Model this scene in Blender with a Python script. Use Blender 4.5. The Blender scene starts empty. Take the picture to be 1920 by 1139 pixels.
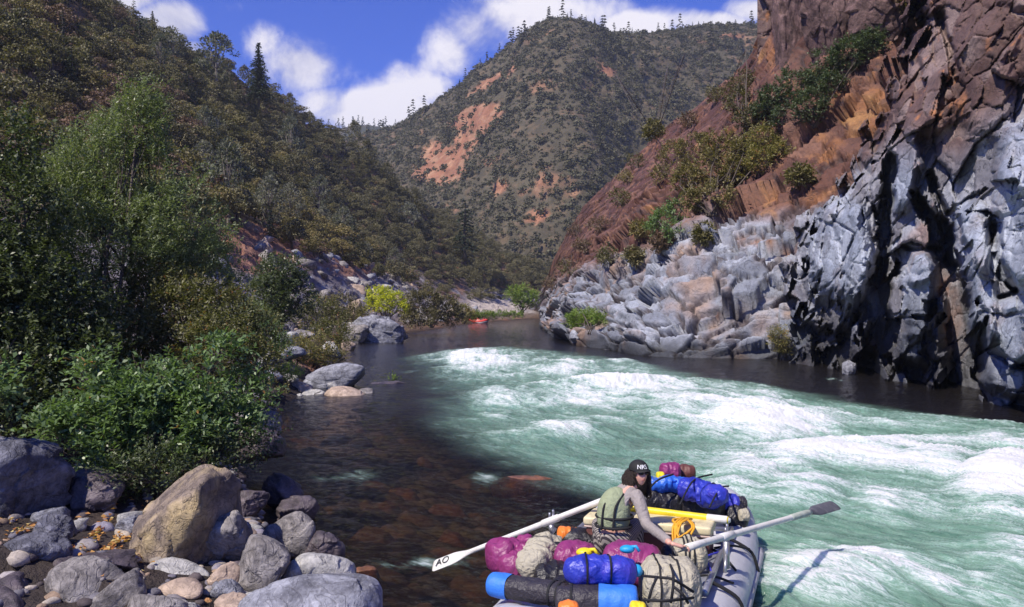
import bpy, bmesh, math, random
import numpy as np
from mathutils import Vector, Matrix
random.seed(7)
RNG = np.random.default_rng(11)
SC = bpy.context.scene
COL = SC.collection
F = 1600.0; CX = 960.0; HY = 575.0; CAMZ = 3.1

def P(px, py, z):
    """a point of the place seen in the direction (px, py) at distance z up the river"""
    return np.array([(px-CX)/F*z, z, CAMZ-(py-HY)/F*z])
def PV(px, py, z): return Vector(P(px, py, z))
def proj(X):
    y = np.maximum(X[..., 1], .1)
    return CX+X[..., 0]/y*F, HY-(X[..., 2]-CAMZ)/y*F

# ------------------------------------------------------------------ noise
def _h(ix, iy, iz, s):
    ix = ix.astype(np.int64).astype(np.uint32); iy = iy.astype(np.int64).astype(np.uint32); iz = iz.astype(np.int64).astype(np.uint32)
    h = ix*np.uint32(374761393)+iy*np.uint32(668265263)+iz*np.uint32(2147483647)+np.uint32(s*1274126177 & 0xffffffff)
    h = (h ^ (h >> np.uint32(13)))*np.uint32(1274126177)
    h = (h ^ (h >> np.uint32(16)))*np.uint32(2246822519)
    return h ^ (h >> np.uint32(15))
def _g(h, dx, dy, dz):
    gx = (h & np.uint32(1023)).astype(np.float32)/511.5-1
    gy = ((h >> np.uint32(10)) & np.uint32(1023)).astype(np.float32)/511.5-1
    gz = ((h >> np.uint32(20)) & np.uint32(1023)).astype(np.float32)/511.5-1
    return gx*dx+gy*dy+gz*dz
def noise(p, seed=0):
    p = np.asarray(p, dtype=np.float32)
    i = np.floor(p); f = p-i
    u = f*f*f*(f*(f*6-15)+10)
    ix, iy, iz = i[..., 0], i[..., 1], i[..., 2]
    out = 0
    for a in (0, 1):
        for b in (0, 1):
            for c in (0, 1):
                w = (u[..., 0] if a else 1-u[..., 0])*(u[..., 1] if b else 1-u[..., 1])*(u[..., 2] if c else 1-u[..., 2])
                out = out+w*_g(_h(ix+a, iy+b, iz+c, seed), f[..., 0]-a, f[..., 1]-b, f[..., 2]-c)
    return out
def fbm(p, octv=5, seed=0, gain=.5, lac=2.03, ridged=False):
    p = np.asarray(p, dtype=np.float32); a = 1.; t = 0; s = 0
    for o in range(octv):
        n = noise(p, seed+o*17)
        if ridged: n = 1-2.2*np.abs(n)
        t = t+a*n; s += a; a *= gain; p = p*lac+3.7
    return t/s
def facet(p, seed=0, want_edge=False):
    """fractured-rock field: every cell gets a plane of its own. returns offset, id random, edge distance"""
    p = np.asarray(p, dtype=np.float32); i = np.floor(p)
    best = np.full(p.shape[:-1], 9e9, np.float32); sec = best.copy()
    off = np.zeros_like(best); rid = np.zeros_like(best)
    for a in (-1, 0, 1):
        for b in (-1, 0, 1):
            for c in (-1, 0, 1):
                ix, iy, iz = i[..., 0]+a, i[..., 1]+b, i[..., 2]+c
                h = _h(ix, iy, iz, seed); h2 = _h(ix, iy, iz, seed+91)
                cx = ix+(h & np.uint32(1023)).astype(np.float32)/1023
                cy = iy+((h >> np.uint32(10)) & np.uint32(1023)).astype(np.float32)/1023
                cz = iz+((h >> np.uint32(20)) & np.uint32(1023)).astype(np.float32)/1023
                dx, dy, dz = p[..., 0]-cx, p[..., 1]-cy, p[..., 2]-cz
                d = dx*dx+dy*dy+dz*dz
                o = _g(h2, dx, dy, dz)
                m = d < best
                sec = np.where(m, best, np.minimum(sec, d))
                best = np.where(m, d, best); off = np.where(m, o, off)
                rid = np.where(m, (h2 & np.uint32(4095)).astype(np.float32)/4095, rid)
    return off, rid, np.sqrt(sec)-np.sqrt(best)
def sstep(a, b, x):
    t = np.clip((x-a)/(b-a), 0, 1); return t*t*(3-2*t)
def lerp(a, b, t): return a+(b-a)*t

# ------------------------------------------------------------------ meshes
def mesh_np(name, V, Fq, mat=None, attrs=None, smooth=True, parent=None):
    V = np.ascontiguousarray(V, dtype=np.float32).reshape(-1, 3); Fq = np.ascontiguousarray(Fq, dtype=np.int32)
    me = bpy.data.meshes.new(name); k = Fq.shape[1]; n = len(Fq)
    me.vertices.add(len(V)); me.vertices.foreach_set('co', V.ravel())
    me.loops.add(n*k); me.loops.foreach_set('vertex_index', Fq.ravel())
    me.polygons.add(n); me.polygons.foreach_set('loop_start', np.arange(0, n*k, k, dtype=np.int32))
    me.polygons.foreach_set('loop_total', np.full(n, k, np.int32))
    if smooth: me.polygons.foreach_set('use_smooth', np.ones(n, bool))
    for an, arr in (attrs or {}).items():
        arr = np.asarray(arr, dtype=np.float32)
        if arr.ndim == 2:
            at = me.attributes.new(an, 'FLOAT_COLOR', 'POINT')
            if arr.shape[1] == 3: arr = np.concatenate([arr, np.ones((len(arr), 1), np.float32)], 1)
            at.data.foreach_set('color', arr.ravel())
        else:
            at = me.attributes.new(an, 'FLOAT', 'POINT'); at.data.foreach_set('value', arr.ravel())
    me.update(); me.validate()
    if mat: me.materials.append(mat)
    o = bpy.data.objects.new(name, me); COL.objects.link(o)
    if parent: o.parent = parent
    return o
def grid_faces(nu, nv, flip=False):
    idx = np.arange(nu*nv).reshape(nu, nv)
    q = np.stack([idx[:-1, :-1], idx[1:, :-1], idx[1:, 1:], idx[:-1, 1:]], -1).reshape(-1, 4)
    return q[:, ::-1] if flip else q
def tag(o, label=None, cat=None, group=None, kind=None):
    if label: o['label'] = label
    if cat: o['category'] = cat
    if group: o['group'] = group
    if kind: o['kind'] = kind
    return o
def empty(name, loc=(0, 0, 0), rz=0):
    o = bpy.data.objects.new(name, None); COL.objects.link(o); o.empty_display_size = .2
    o.location = loc; o.rotation_euler = (0, 0, rz); return o
def resample(C, n, axis=0, closed=False):
    """Catmull-Rom through control rows"""
    C = np.moveaxis(np.asarray(C, float), axis, 0); m = len(C)
    t = np.linspace(0, m-1, n) if np.isscalar(n) else np.asarray(n)
    i = np.clip(np.floor(t).astype(int), 0, m-2); f = (t-i).reshape((-1,)+(1,)*(C.ndim-1))
    p0 = C[np.clip(i-1, 0, m-1)]; p1 = C[i]; p2 = C[i+1]; p3 = C[np.clip(i+2, 0, m-1)]
    r = .5*((2*p1)+(-p0+p2)*f+(2*p0-5*p1+4*p2-p3)*f**2+(-p0+3*p1-3*p2+p3)*f**3)
    return np.moveaxis(r, 0, axis)
def grid_normals(V):
    du = np.gradient(V, axis=0); dv = np.gradient(V, axis=1)
    n = np.cross(du, dv); return n/np.maximum(np.linalg.norm(n, axis=-1, keepdims=True), 1e-9)

# ------------------------------------------------------------------ nodes
class NT:
    def __init__(s, tree): s.t = tree; tree.nodes.clear()
    def n(s, typ, ins=None, **props):
        nd = s.t.nodes.new(typ)
        for k, v in props.items(): setattr(nd, k, v)
        for k, v in (ins or {}).items(): s.set(nd, k, v)
        return nd
    def set(s, nd, k, v):
        sock = nd.inputs[k]
        if isinstance(v, bpy.types.NodeSocket): s.t.links.new(v, sock)
        elif isinstance(v, bpy.types.Node): s.t.links.new(v.outputs[0], sock)
        else:
            if hasattr(sock, 'default_value'):
                try: sock.default_value = v
                except Exception: sock.default_value = tuple(v)+(1,)
    def math(s, op, a, b=None, c=None, clamp=False):
        i = {0: a}
        if b is not None: i[1] = b
        if c is not None: i[2] = c
        return s.n('ShaderNodeMath', i, operation=op, use_clamp=clamp).outputs[0]
    def mixc(s, f, a, b, mode='MIX'):
        m = s.n('ShaderNodeMix', data_type='RGBA', blend_type=mode)
        s.set(m, 0, f); s.set(m, 6, a if not isinstance(a, tuple) else a+(1,)*(4-len(a))); s.set(m, 7, b if not isinstance(b, tuple) else b+(1,)*(4-len(b)))
        return m.outputs[2]
    def ramp(s, f, stops, interp='LINEAR'):
        r = s.n('ShaderNodeValToRGB', {0: f}); e = r.color_ramp; e.interpolation = interp
        while len(e.elements) < len(stops): e.elements.new(.5)
        for el, (p, c) in zip(e.elements, stops):
            el.position = p; el.color = (c, c, c, 1) if np.isscalar(c) else tuple(c)+(1,)
        return r.outputs[0]
    def noise(s, vec, scale, detail=4, rough=.55, dist=0, out=0):
        return s.n('ShaderNodeTexNoise', {'Vector': vec, 'Scale': scale, 'Detail': detail, 'Roughness': rough, 'Distortion': dist}).outputs[out]
    def attr(s, name, out='Fac'):
        return s.n('ShaderNodeAttribute', attribute_name=name).outputs[out]
def material(name):
    m = bpy.data.materials.new(name); m.use_nodes = True; return m, NT(m.node_tree)
def out(nt, sh): nt.n('ShaderNodeOutputMaterial', {'Surface': sh})
def plain(name, col, rough=.6, var=.12, scale=8., bump=.15, metal=0., spec=.5, dirt=None, wrinkle=None, sheen=0):
    m, t = material(name); co = t.n('ShaderNodeTexCoord').outputs['Object']
    n1 = t.noise(co, scale, 5, .6)
    v = t.n('ShaderNodeMapRange', {0: n1, 1: .3, 2: .7, 3: 1-var, 4: 1+var}).outputs[0]
    c = t.mixc(1., tuple(col)+(1,), t.n('ShaderNodeCombineColor', {0: v, 1: v, 2: v}).outputs[0], 'MULTIPLY')
    if dirt:
        d = t.ramp(t.noise(co, dirt[1], 6, .7), [(.5, 0.), (.68, dirt[2])])
        c = t.mixc(d, c, tuple(dirt[0]))
    h = t.noise(co, scale*5, 4, .6)
    if wrinkle:
        w = t.noise(co, wrinkle, 2, .5, 1.2); h = t.math('ADD', t.math('MULTIPLY', w, 4.), h)
    b = t.n('ShaderNodeBump', {'Strength': bump, 'Distance': .02, 'Height': h})
    r = t.n('ShaderNodeMapRange', {0: n1, 1: .3, 2: .7, 3: max(0, rough-.08), 4: min(1, rough+.08)}).outputs[0]
    out(t, t.n('ShaderNodeBsdfPrincipled', {'Base Color': c, 'Roughness': r, 'Metallic': metal, 'Normal': b, 'Specular IOR Level': spec}))
    return m

# ------------------------------------------------------------------ camera, sun, sky
cam = bpy.data.cameras.new('camera'); co_ = bpy.data.objects.new('camera', cam); COL.objects.link(co_)
cam.sensor_width = 36; cam.lens = 30; cam.shift_y = (HY-569.5)/1920; cam.clip_end = 8000; cam.clip_start = .1
co_.location = (0, 0, CAMZ); co_.rotation_euler = (math.radians(90), 0, 0); SC.camera = co_
SUN = Vector((-.46, -.44, .78)).normalized()
sl = bpy.data.lights.new('sun', 'SUN'); so = bpy.data.objects.new('sun', sl); COL.objects.link(so)
sl.energy = 5.0; sl.angle = math.radians(.5); sl.color = (1, .92, .80)
so.rotation_euler = SUN.to_track_quat('Z', 'Y').to_euler(); so.location = (0, 0, 60)
SC.view_settings.view_transform = 'Standard'; SC.view_settings.look = 'None'; SC.view_settings.exposure = 0.28
W = bpy.data.worlds.new('World'); SC.world = W; W.use_nodes = True
t = NT(W.node_tree)
sky = t.n('ShaderNodeTexSky', sky_type='NISHITA', sun_disc=False)
sky.sun_elevation = math.asin(SUN.z); sky.sun_rotation = math.atan2(SUN.x, SUN.y); sky.altitude = 400; sky.air_density = 1.; sky.dust_density = .3; sky.ozone_density = 2.5
blue = t.mixc(1., sky.outputs[0], (.19, .53, 1.78, 1), 'MULTIPLY')
tc = t.n('ShaderNodeTexCoord').outputs['Generated']
sx = t.n('ShaderNodeSeparateXYZ', {0: tc})
yy = t.math('MAXIMUM', t.math('ABSOLUTE', sx.outputs[1]), .05)
u = t.math('DIVIDE', sx.outputs[0], yy); v = t.math('DIVIDE', sx.outputs[2], yy)
wn = t.noise(tc, 5, 6, .6, .3); wn2 = t.noise(tc, 9, 7, .65, .4)
acc = t.math('MULTIPLY', t.ramp(t.noise(tc, 1.6, 2, .5), [(.55, 0.), (.75, 1.)]), t.math('GREATER_THAN', t.math('ABSOLUTE', u), .75))
CL = [(230, -10, 95, 45, 1.3), (310, 45, 75, 50, 1.5), (350, 90, 40, 25, 1.1), (500, 80, 50, 45, .9), (560, 120, 75, 60, 1.2), (600, 190, 60, 35, .9), (640, 215, 80, 30, .9), (720, 205, 110, 40, 1.25), (800, 170, 80, 40, .9),
      (850, 100, 62, 60, .85), (900, 60, 70, 60, .9), (980, 25, 120, 60, 1.0), (1110, 25, 80, 36, .7), (1190, 45, 70, 24, 1.1), (1340, 40, 90, 22, 1.1), (1420, 20, 70, 26, 1.1), (440, 15, 40, 22, .45), (560, 20, 60, 14, .3)]
for (cx, cy, rx, ry, s_) in CL:
    a = t.math('DIVIDE', t.math('SUBTRACT', u, (cx-CX)/F), rx/F); b = t.math('DIVIDE', t.math('SUBTRACT', v, (HY-cy)/F), ry/F)
    d = t.math('ADD', t.math('MULTIPLY', a, a), t.math('MULTIPLY', b, b))
    acc = t.math('MAXIMUM', acc, t.math('MULTIPLY', t.math('POWER', 2.718, t.math('MULTIPLY', d, -.7)), s_))
dens = t.math('ADD', acc, t.math('ADD', t.math('MULTIPLY', t.math('SUBTRACT', wn, .5), 2.3), t.math('MULTIPLY', t.math('SUBTRACT', wn2, .5), 1.5)))
al = t.n('ShaderNodeMapRange', {0: dens, 1: .30, 2: .95}, interpolation_type='SMOOTHSTEP').outputs[0]
core = t.ramp(t.math('ADD', t.math('MULTIPLY', wn2, .6), t.math('MULTIPLY', wn, .6)), [(.42, (5.2, 5.7, 8.2)), (.66, (10.0, 9.8, 10.6))])
# ramps clamp at one, so scale afterwards
core = t.ramp(t.math('ADD', t.math('MULTIPLY', wn2, .6), t.math('MULTIPLY', wn, .6)), [(.42, (.42, .43, .60)), (.62, (.92, .88, .92))])
cloudc = t.n('ShaderNodeVectorMath', {0: core, 3: 12.3}, operation='SCALE').outputs[0]
col = t.mixc(t.math('MULTIPLY', al, .95), blue, cloudc)
bg = t.n('ShaderNodeBackground', {0: col, 1: .078})
t.n('ShaderNodeOutputWorld', {0: bg.outputs[0]})
SC.cycles.max_bounces = 6; SC.cycles.transparent_max_bounces = 12

# ------------------------------------------------------------------ materials of land and leaves
def rock_shader(name, use_attr=False, base=((.20, .20, .22), (.36, .36, .39)), scale=2., stain=None, bump=.5, crack=3., obj=True, spots=None, rough=.85, crackd=.3, kk=.38):
    m, t = material(name); tc = t.n('ShaderNodeTexCoord').outputs['Object'] if obj else t.n('ShaderNodeNewGeometry').outputs['Position']
    n1 = t.noise(tc, scale, 8, .68, .3); n2 = t.noise(tc, scale*6, 5, .7); n3 = t.noise(tc, scale*.45, 3, .5)
    if use_attr: c = t.attr('albedo', 'Color')
    else: c = t.mixc(t.ramp(n1, [(.36, 0.), (.64, 1.)]), base[0], base[1])
    if stain:
        c = t.mixc(t.ramp(n3, [(.5, 0.), (.62, stain[1])]), c, stain[0])
    k = t.math('ADD', t.math('MULTIPLY', n1, .9), t.math('MULTIPLY', n2, .7))
    k = t.n('ShaderNodeMapRange', {0: k, 1: .55, 2: 1.05, 3: 1-kk, 4: 1+kk}).outputs[0]
    c = t.mixc(1., c, t.n('ShaderNodeCombineColor', {0: k, 1: k, 2: k}).outputs[0], 'MULTIPLY')
    if spots: c = t.mixc(t.ramp(n2, [(.6, 0.), (.66, spots[1])]), c, spots[0])
    ca = t.noise(tc, crack, 3, .6, .8); cb = t.noise(t.n('ShaderNodeMapping', {'Vector': tc, 'Scale': (2.2, .8, 1.6), 'Rotation': (.4, .6, .3)}), crack*1.7, 3, .6, .5)
    cr = t.math('MINIMUM', t.ramp(t.math('ABSOLUTE', t.math('SUBTRACT', ca, .5)), [(0., 0.), (.014, 1.)]), t.ramp(t.math('ABSOLUTE', t.math('SUBTRACT', cb, .5)), [(0., 0.), (.012, 1.)]))
    c = t.mixc(t.math('MULTIPLY', t.math('SUBTRACT', 1., cr), crackd), c, (.05, .045, .05))
    h = t.math('ADD', t.math('MULTIPLY', n1, 1.), t.math('ADD', t.math('MULTIPLY', n2, .35), t.math('MULTIPLY', cr, crackd*.5)))
    b = t.n('ShaderNodeBump', {'Strength': bump, 'Distance': .25/scale, 'Height': h})
    out(t, t.n('ShaderNodeBsdfPrincipled', {'Base Color': c, 'Roughness': rough, 'Normal': b, 'Specular IOR Level': .3}))
    return m
def leaf_mat(name, c0, c1, c2=None, amt=.12, gloss=.35, trans=.28, objvar=.3):
    m, t = material(name); ti = t.attr('tint')
    st = [(0., c0), (.75 if c2 else 1., c1)]
    c = t.ramp(ti, st)
    if c2: c = t.mixc(t.math('GREATER_THAN', ti, 1-amt), c, tuple(c2)+(1,))
    if objvar:
        rnd = t.n('ShaderNodeObjectInfo').outputs['Random']
        k = t.n('ShaderNodeMapRange', {0: rnd, 3: 1-objvar, 4: 1+objvar}).outputs[0]
        c = t.mixc(1., c, t.n('ShaderNodeCombineColor', {0: k, 1: t.math('POWER', k, .8), 2: k}).outputs[0], 'MULTIPLY')
    p = t.n('ShaderNodeBsdfPrincipled', {'Base Color': c, 'Roughness': gloss, 'Specular IOR Level': .4})
    tr = t.n('ShaderNodeBsdfTranslucent', {'Color': t.mixc(1., c, (1.3, 1.5, .6, 1), 'MULTIPLY')})
    out(t, t.n('ShaderNodeMixShader', {0: trans, 1: p.outputs[0], 2: tr.outputs[0]}))
    return m
LAND = rock_shader('ground_rock', True, scale=.6, bump=.9, crack=.25, obj=False, crackd=0.)
CLIFF = rock_shader('cliff_rock', True, scale=.9, bump=.5, crack=.7, obj=False, rough=.7, kk=.26, crackd=.45)
HILLM = rock_shader('hill_soil', True, scale=.06, bump=.5, crack=.05, obj=False, crackd=0.)
# ------------------------------------------------------------------ left side of the valley
def albedo_mix(base, *layers):
    a = np.array(base, float)*np.ones(layers[0][1].shape+(3,))
    for c, w in layers: a = a*(1-w[..., None])+np.array(c)*w[..., None]
    return a
# station: water edge (x, y), crest point, bench width, bench height, talus width, talus height
def Z(px, py, z): return P(px, py+9+24*200/z*.9+max(0, px-560)*.10, z)
ST = [((-4.2, -14), (-110, -10, 40), 3, .6, 26, 4), ((-3.2, 2), (-112, 20, 44), 2.5, .4, 28, 4), ((-1.9, 8), (-116, 50, 50), 2.8, .4, 30, 4.2),
      ((-4.5, 13.5), (-118, 85, 58), 2.5, .6, 30, 4.5), ((-6.8, 22), Z(-260, -230, 135), 3, .8, 28, 4.5), ((-7.6, 31), Z(-90, -170, 150), 4, 1.0, 26, 5), ((-9.2, 42), Z(60, -75, 165), 5, 1.2, 24, 5.5),
      ((-13.5, 62), Z(160, -5, 182), 6, 1.6, 20, 7), ((-14.5, 76), Z(250, 45, 195), 8, 2., 24, 9), ((-11., 108), Z(330, 95, 208), 9, 2., 24, 9.), ((-8, 145), Z(420, 133, 222), 9, 1.6, 25, 8),
      ((-1, 185), Z(500, 180, 235), 9, 1.6, 22, 6), ((6, 212), Z(600, 240, 252), 8, 2., 18, 5), ((14, 235), Z(700, 305, 268), 7, 2., 15, 5), ((26, 258), Z(800, 370, 282), 6, 2, 14, 6), ((44, 280), Z(900, 432, 296), 6, 2, 13, 6), ((70, 300), Z(985, 500, 312), 6, 2, 12, 6)]
rows = []
for (ex, ey), cr, bw, bh, tw, th in ST:
    e = np.array([ex, ey, 0.]); c = np.array(cr, float); d = c-e; d[2] = 0; L = np.linalg.norm(d); d /= L
    R = [e-d*6+[0, 0, -2.2], e-d*1.2+[0, 0, -.5], e+[0, 0, .02], e+d*bw+[0, 0, bh], e+d*tw+[0, 0, th]]
    q = R[-1]
    for f, g in ((.25, .19), (.5, .45), (.75, .75), (.92, .955)): R.append(np.array([lerp(q[0], c[0], f), lerp(q[1], c[1], f), lerp(q[2], c[2], g)]))
    R += [c, c+d*25+[0, 0, -12], c+d*70+[0, 0, -45]]
    rows.append(R)
rows = np.array(rows)
jt = np.concatenate([np.linspace(0, 4, 170, endpoint=False), np.linspace(4, 11, 260)])
V = resample(resample(rows, 640, 0), jt, 1)
LJ = np.broadcast_to(jt[None, :], V.shape[:2])
n = grid_normals(V); n *= np.sign(n[..., 2:3]+1e-9)
hill_w = sstep(3.6, 6, LJ); low_w = sstep(2.0, 2.6, LJ)*(1-sstep(3.5, 5, LJ))
d1 = fbm(V/26., 5, 3, ridged=True); d2, rid, ed = facet(V/np.array([2.2, 2.2, 1.6]), 5); d3, rid3, ed3 = facet(V/.8, 15); d4 = fbm(V/3., 4, 9)
V = V+n*(hill_w*(d1-.35)*5.)[..., None]+n*(low_w*(d2*.55+d3*.16+d4*.5)*np.clip(V[..., 1]/60, .22, 1))[..., None]+n*(hill_w*(d2*.5+d4*.6))[..., None]
px, py = proj(V)
nz = fbm(V/9., 5, 21); nz2 = fbm(V/2.5, 4, 22)
A = albedo_mix((.12, .075, .048), ((.22, .12, .07), sstep(.02, .22, nz)), ((.27, .12, .055), sstep(.1, .3, nz2+nz)*.7))
talus = sstep(2.4, 3.0, LJ)*(1-sstep(4.0, 4.7, LJ+nz*.8))
A = lerp(A, albedo_mix((.17, .145, .155), ((.33, .31, .32), sstep(.45, .8, rid)), ((.20, .11, .075), sstep(.05, .25, nz))), talus[..., None])
om = np.exp(-((px-470)/110)**2-((py-470)/42)**2)*1.6+np.exp(-((px-680)/70)**2-((py-500)/26)**2)*.9
om = np.clip(om*(V[..., 1] > 70)+(nz2*1.2)*(om > .1), 0, 1)
A = lerp(A, np.array([.30, .135, .075]), (sstep(.35, .8, om)*.85)[..., None])
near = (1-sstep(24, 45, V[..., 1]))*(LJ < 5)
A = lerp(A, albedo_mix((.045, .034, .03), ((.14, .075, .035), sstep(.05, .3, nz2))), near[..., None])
gb = np.exp(-((px-935)/60)**2-((py-575)/14)**2)*(V[..., 1] > 130)
A = lerp(A, np.array([.42, .36, .32]), np.clip(gb*1.5, 0, 1)[..., None])
wet = (1-sstep(.05, .35, V[..., 2]+nz2*.2)); A = A*(1-.6*wet[..., None])
LEFT = V; LEFT_N = grid_normals(V); LEFT_N *= np.sign(LEFT_N[..., 2:3]+1e-9)
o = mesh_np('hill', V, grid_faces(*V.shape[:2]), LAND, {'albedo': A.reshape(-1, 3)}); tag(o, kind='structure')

# ------------------------------------------------------------------ middle mountain and far ridge
MIDCR = cr = [(430, 300, 600), (560, 285, 610), (680, 268, 620), (760, 240, 610), (830, 195, 590), (890, 150, 570), (950, 100, 555), (1000, 66, 545), (1050, 50, 540), (1090, 52, 540), (1140, 66, 550), (1200, 70, 565), (1260, 66, 575), (1320, 58, 590), (1400, 58, 600), (1480, 60, 600), (1620, 70, 600), (1800, 80, 600), (2100, 100, 600)]
rows = []
for k, (x, y, z) in enumerate(cr):
    c = P(x, y, z); bpx = lerp(x, 1050, .25); b = P(bpx, 572, 330); b[2] = 0
    R = [b-[0, 30, 6], b]
    sp = math.exp(-((x-1060)/130)**2)*22
    for f, g, s_ in ((.2, .17, .3), (.4, .37, 1.), (.6, .6, 1.), (.8, .83, .6)): R.append(np.array([lerp(b[0], c[0], f), lerp(b[1], c[1], f)-sp*s_, lerp(b[2], c[2], g)]))
    R += [c, c+[0, 50, -25], c+[0, 180, -120]]
    rows.append(R)
V = resample(resample(np.array(rows), 620, 0), 330, 1)
Ln = np.broadcast_to(np.linspace(0, 8, 330)[None, :], V.shape[:2])
n = grid_normals(V); n *= np.sign(n[..., 2:3]+1e-9); wgt = sstep(.8, 2, Ln)*(1-.75*sstep(5.2, 6, Ln))
d1 = fbm(V/np.array([75., 75., 110.]), 6, 41, ridged=True)
V = V+n*(wgt*(d1-.3)*16)[..., None]
px, py = proj(V); nz = fbm(V/22., 5, 31); nz2 = fbm(V/6., 4, 32)
bare = np.zeros(px.shape)
for (cx, cy, rx, ry, rot, s_) in [(895, 222, 60, 26, -.35, 1.3), (870, 265, 30, 30, 0, .9), (830, 310, 60, 45, -.3, 1.2), (925, 150, 75, 14, -.6, .8), (905, 300, 40, 22, 0, .6), (1140, 135, 30, 14, .2, .8), (985, 365, 45, 30, 0, .55), (1010, 405, 30, 20, 0, .8), (940, 350, 30, 25, 0, .6), (1075, 360, 30, 22, 0, .5), (1370, 68, 30, 9, 0, .8), (1055, 205, 40, 25, 0, .35), (850, 400, 40, 20, 0, .35), (1060, 400, 60, 40, 0, .4), (1400, 110, 50, 50, 0, .5)]:
    a, b = (px-cx)*math.cos(rot)+(py-cy)*math.sin(rot), -(px-cx)*math.sin(rot)+(py-cy)*math.cos(rot)
    bare = np.maximum(bare, s_*np.exp(-(a/rx)**2-(b/ry)**2))
bare = bare+nz*.9+nz2*.35
bm = sstep(.34, .72, bare+.25*fbm(V/3., 3, 33))
A = albedo_mix((.08, .068, .042), ((.125, .09, .052), sstep(0., .25, nz2)), ((.26, .135, .075), sstep(.12, .38, nz)*.9))
A = lerp(A, albedo_mix((.28, .125, .07), ((.36, .20, .115), sstep(-.05, .25, nz2)), ((.22, .11, .08), sstep(.2, .3, -nz))), bm[..., None])
MID = V; MID_BARE = bm; MID_L = Ln
o = mesh_np('mountain', V, grid_faces(*V.shape[:2]), HILLM, {'albedo': A.reshape(-1, 3)}); tag(o, kind='structure')
rows = []
for x, y in [(350, 300), (480, 270), (580, 250), (640, 243), (690, 238), (740, 245), (800, 260), (900, 280), (1100, 300), (1300, 320)]:
    c = P(x, y, 1000); rows.append([P(x, 560, 700)*[1, 1, 0]+[0, 0, -2], lerp(P(x, 560, 700), c, .5)+[0, 0, -4], c, c+[0, 100, -30], c+[0, 300, -120]])
V = resample(resample(np.array(rows), 220, 0), 90, 1); V[..., 2] += fbm(V/90., 5, 51)*12*sstep(0, 30, V[..., 2])
FAR = V
A = albedo_mix((.05, .055, .035), ((.10, .08, .05), sstep(0, .2, fbm(V/30., 4, 52))))
o = mesh_np('far_ridge', V, grid_faces(*V.shape[:2]), HILLM, {'albedo': A.reshape(-1, 3)}); tag(o, kind='structure')

# ------------------------------------------------------------------ right bank slope
ST = [((27, -20), (52, -20, 34), .3), ((27.0, 6), (52, 6, 34), .3), ((27.5, 25), (48, 26, 35), .35), ((27, 38), P(1800, -230, 66), .4), ((19.5, 48.5), P(1530, -130, 76), .5), ((9.6, 52.5), P(1452, 30, 88), .6), ((7.4, 60), P(1405, 118, 98), .6),
      ((4.9, 72), P(1320, 195, 112), .6), ((4.4, 95), P(1240, 255, 130), .6), ((4.4, 125), P(1165, 325, 150), .6), ((5.0, 150), P(1100, 390, 172), .6), ((7.0, 172), P(1056, 455, 194), .6), ((14., 190), P(1030, 520, 215), .6), ((28, 208), P(1040, 560, 235), .6), ((50, 228), P(1200, 560, 250), .6), ((90, 250), P(1500, 560, 270), .6)]
rows = []
for (ex, ey), cr, k in ST:
    e = np.array([ex, ey, 0.]); c = np.array(cr, float); d = c-e; d[2] = 0; L = np.linalg.norm(d); d /= L; H = c[2]
    R = [e-d*4+[0, 0, -2.5], e-d*.8+[0, 0, -.6], e+[0, 0, .05]]
    for f, g in ((.08, .10), (.22, .25), (.42, .45), (.62, .64), (.82, .83)): R.append(e+d*L*f+[0, 0, H*g])
    R += [c, c+d*12+[0, 0, -5], c+d*60+[0, 0, -30]]
    rows.append(R)
V = resample(resample(np.array(rows), np.concatenate([np.linspace(0, 3, 50, endpoint=False), np.linspace(3, 4, 200, endpoint=False), np.linspace(4, 10, 780, endpoint=False), np.linspace(10, 15, 130)]), 0), 440, 1)
Lr = np.broadcast_to(np.linspace(0, 10, 440)[None, :], V.shape[:2])
px, py = proj(V)
n = grid_normals(V); n = n*np.sign(-n[..., 0:1]+1e-9)
wgt = sstep(1.6, 2.4, Lr)
# beds dip down towards the near left: stretch the fracture cells along them
ax = np.array([.30, -.92, .24]); ax /= np.linalg.norm(ax)
def bedded(V, s, sc): 
    al = (V@ax)[..., None]*ax; return (V-al+al/s)/sc
Vw = V+np.stack([fbm(V/4+7*k, 4, 90+k) for k in range(3)], -1)*2.2; Vx = V+np.stack([fbm(V/1.5+7*k, 4, 94+k) for k in range(3)], -1)*.8
row = V[:, 120]; ds = np.concatenate([[0], np.linalg.norm(np.diff(row, axis=0), axis=1)]); st_ = np.interp(row[:, 1], [-20, 45, 53, 62, 90, 260], [1.3, 1.5, 2.2, 4., 6., 7.]); S_ = np.cumsum(ds/st_)
dT = np.concatenate([np.zeros((len(V), 1)), np.linalg.norm(np.diff(V, axis=1), axis=2)], 1); T_ = np.cumsum(dT, 1)
Q = np.stack([S_[:, None]+0*T_, T_+.35*S_[:, None], 0*T_], -1)
Q1 = Q+np.stack([fbm(Q/2.5+7*k, 4, 90+k) for k in range(3)], -1)*1.1; Q2 = Q+np.stack([fbm(Q/.9+7*k, 4, 94+k) for k in range(3)], -1)*.45
d2, rid, ed = facet(Q1/2.7, 61); d3, rid3, ed3 = facet(Q2/1.15, 62); d4 = fbm(V/7., 5, 63, ridged=True); d5, r5, e5 = facet(V/.5, 64)
V = V+n*(wgt*(1-.35*sstep(70, 110, V[..., 1]))*(1-.6*sstep(4.2, 6, Lr))*(d2*1.5+(rid-.5)*1.3+d3*.45+(rid3-.5)*.4+(fbm(Q/3., 3, 63, ridged=True)-.3)*.9*(1-.5*sstep(5, 7, Lr))-.5*(1-sstep(0, .12, ed3))))[..., None]
px2, py2 = proj(V)
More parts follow.
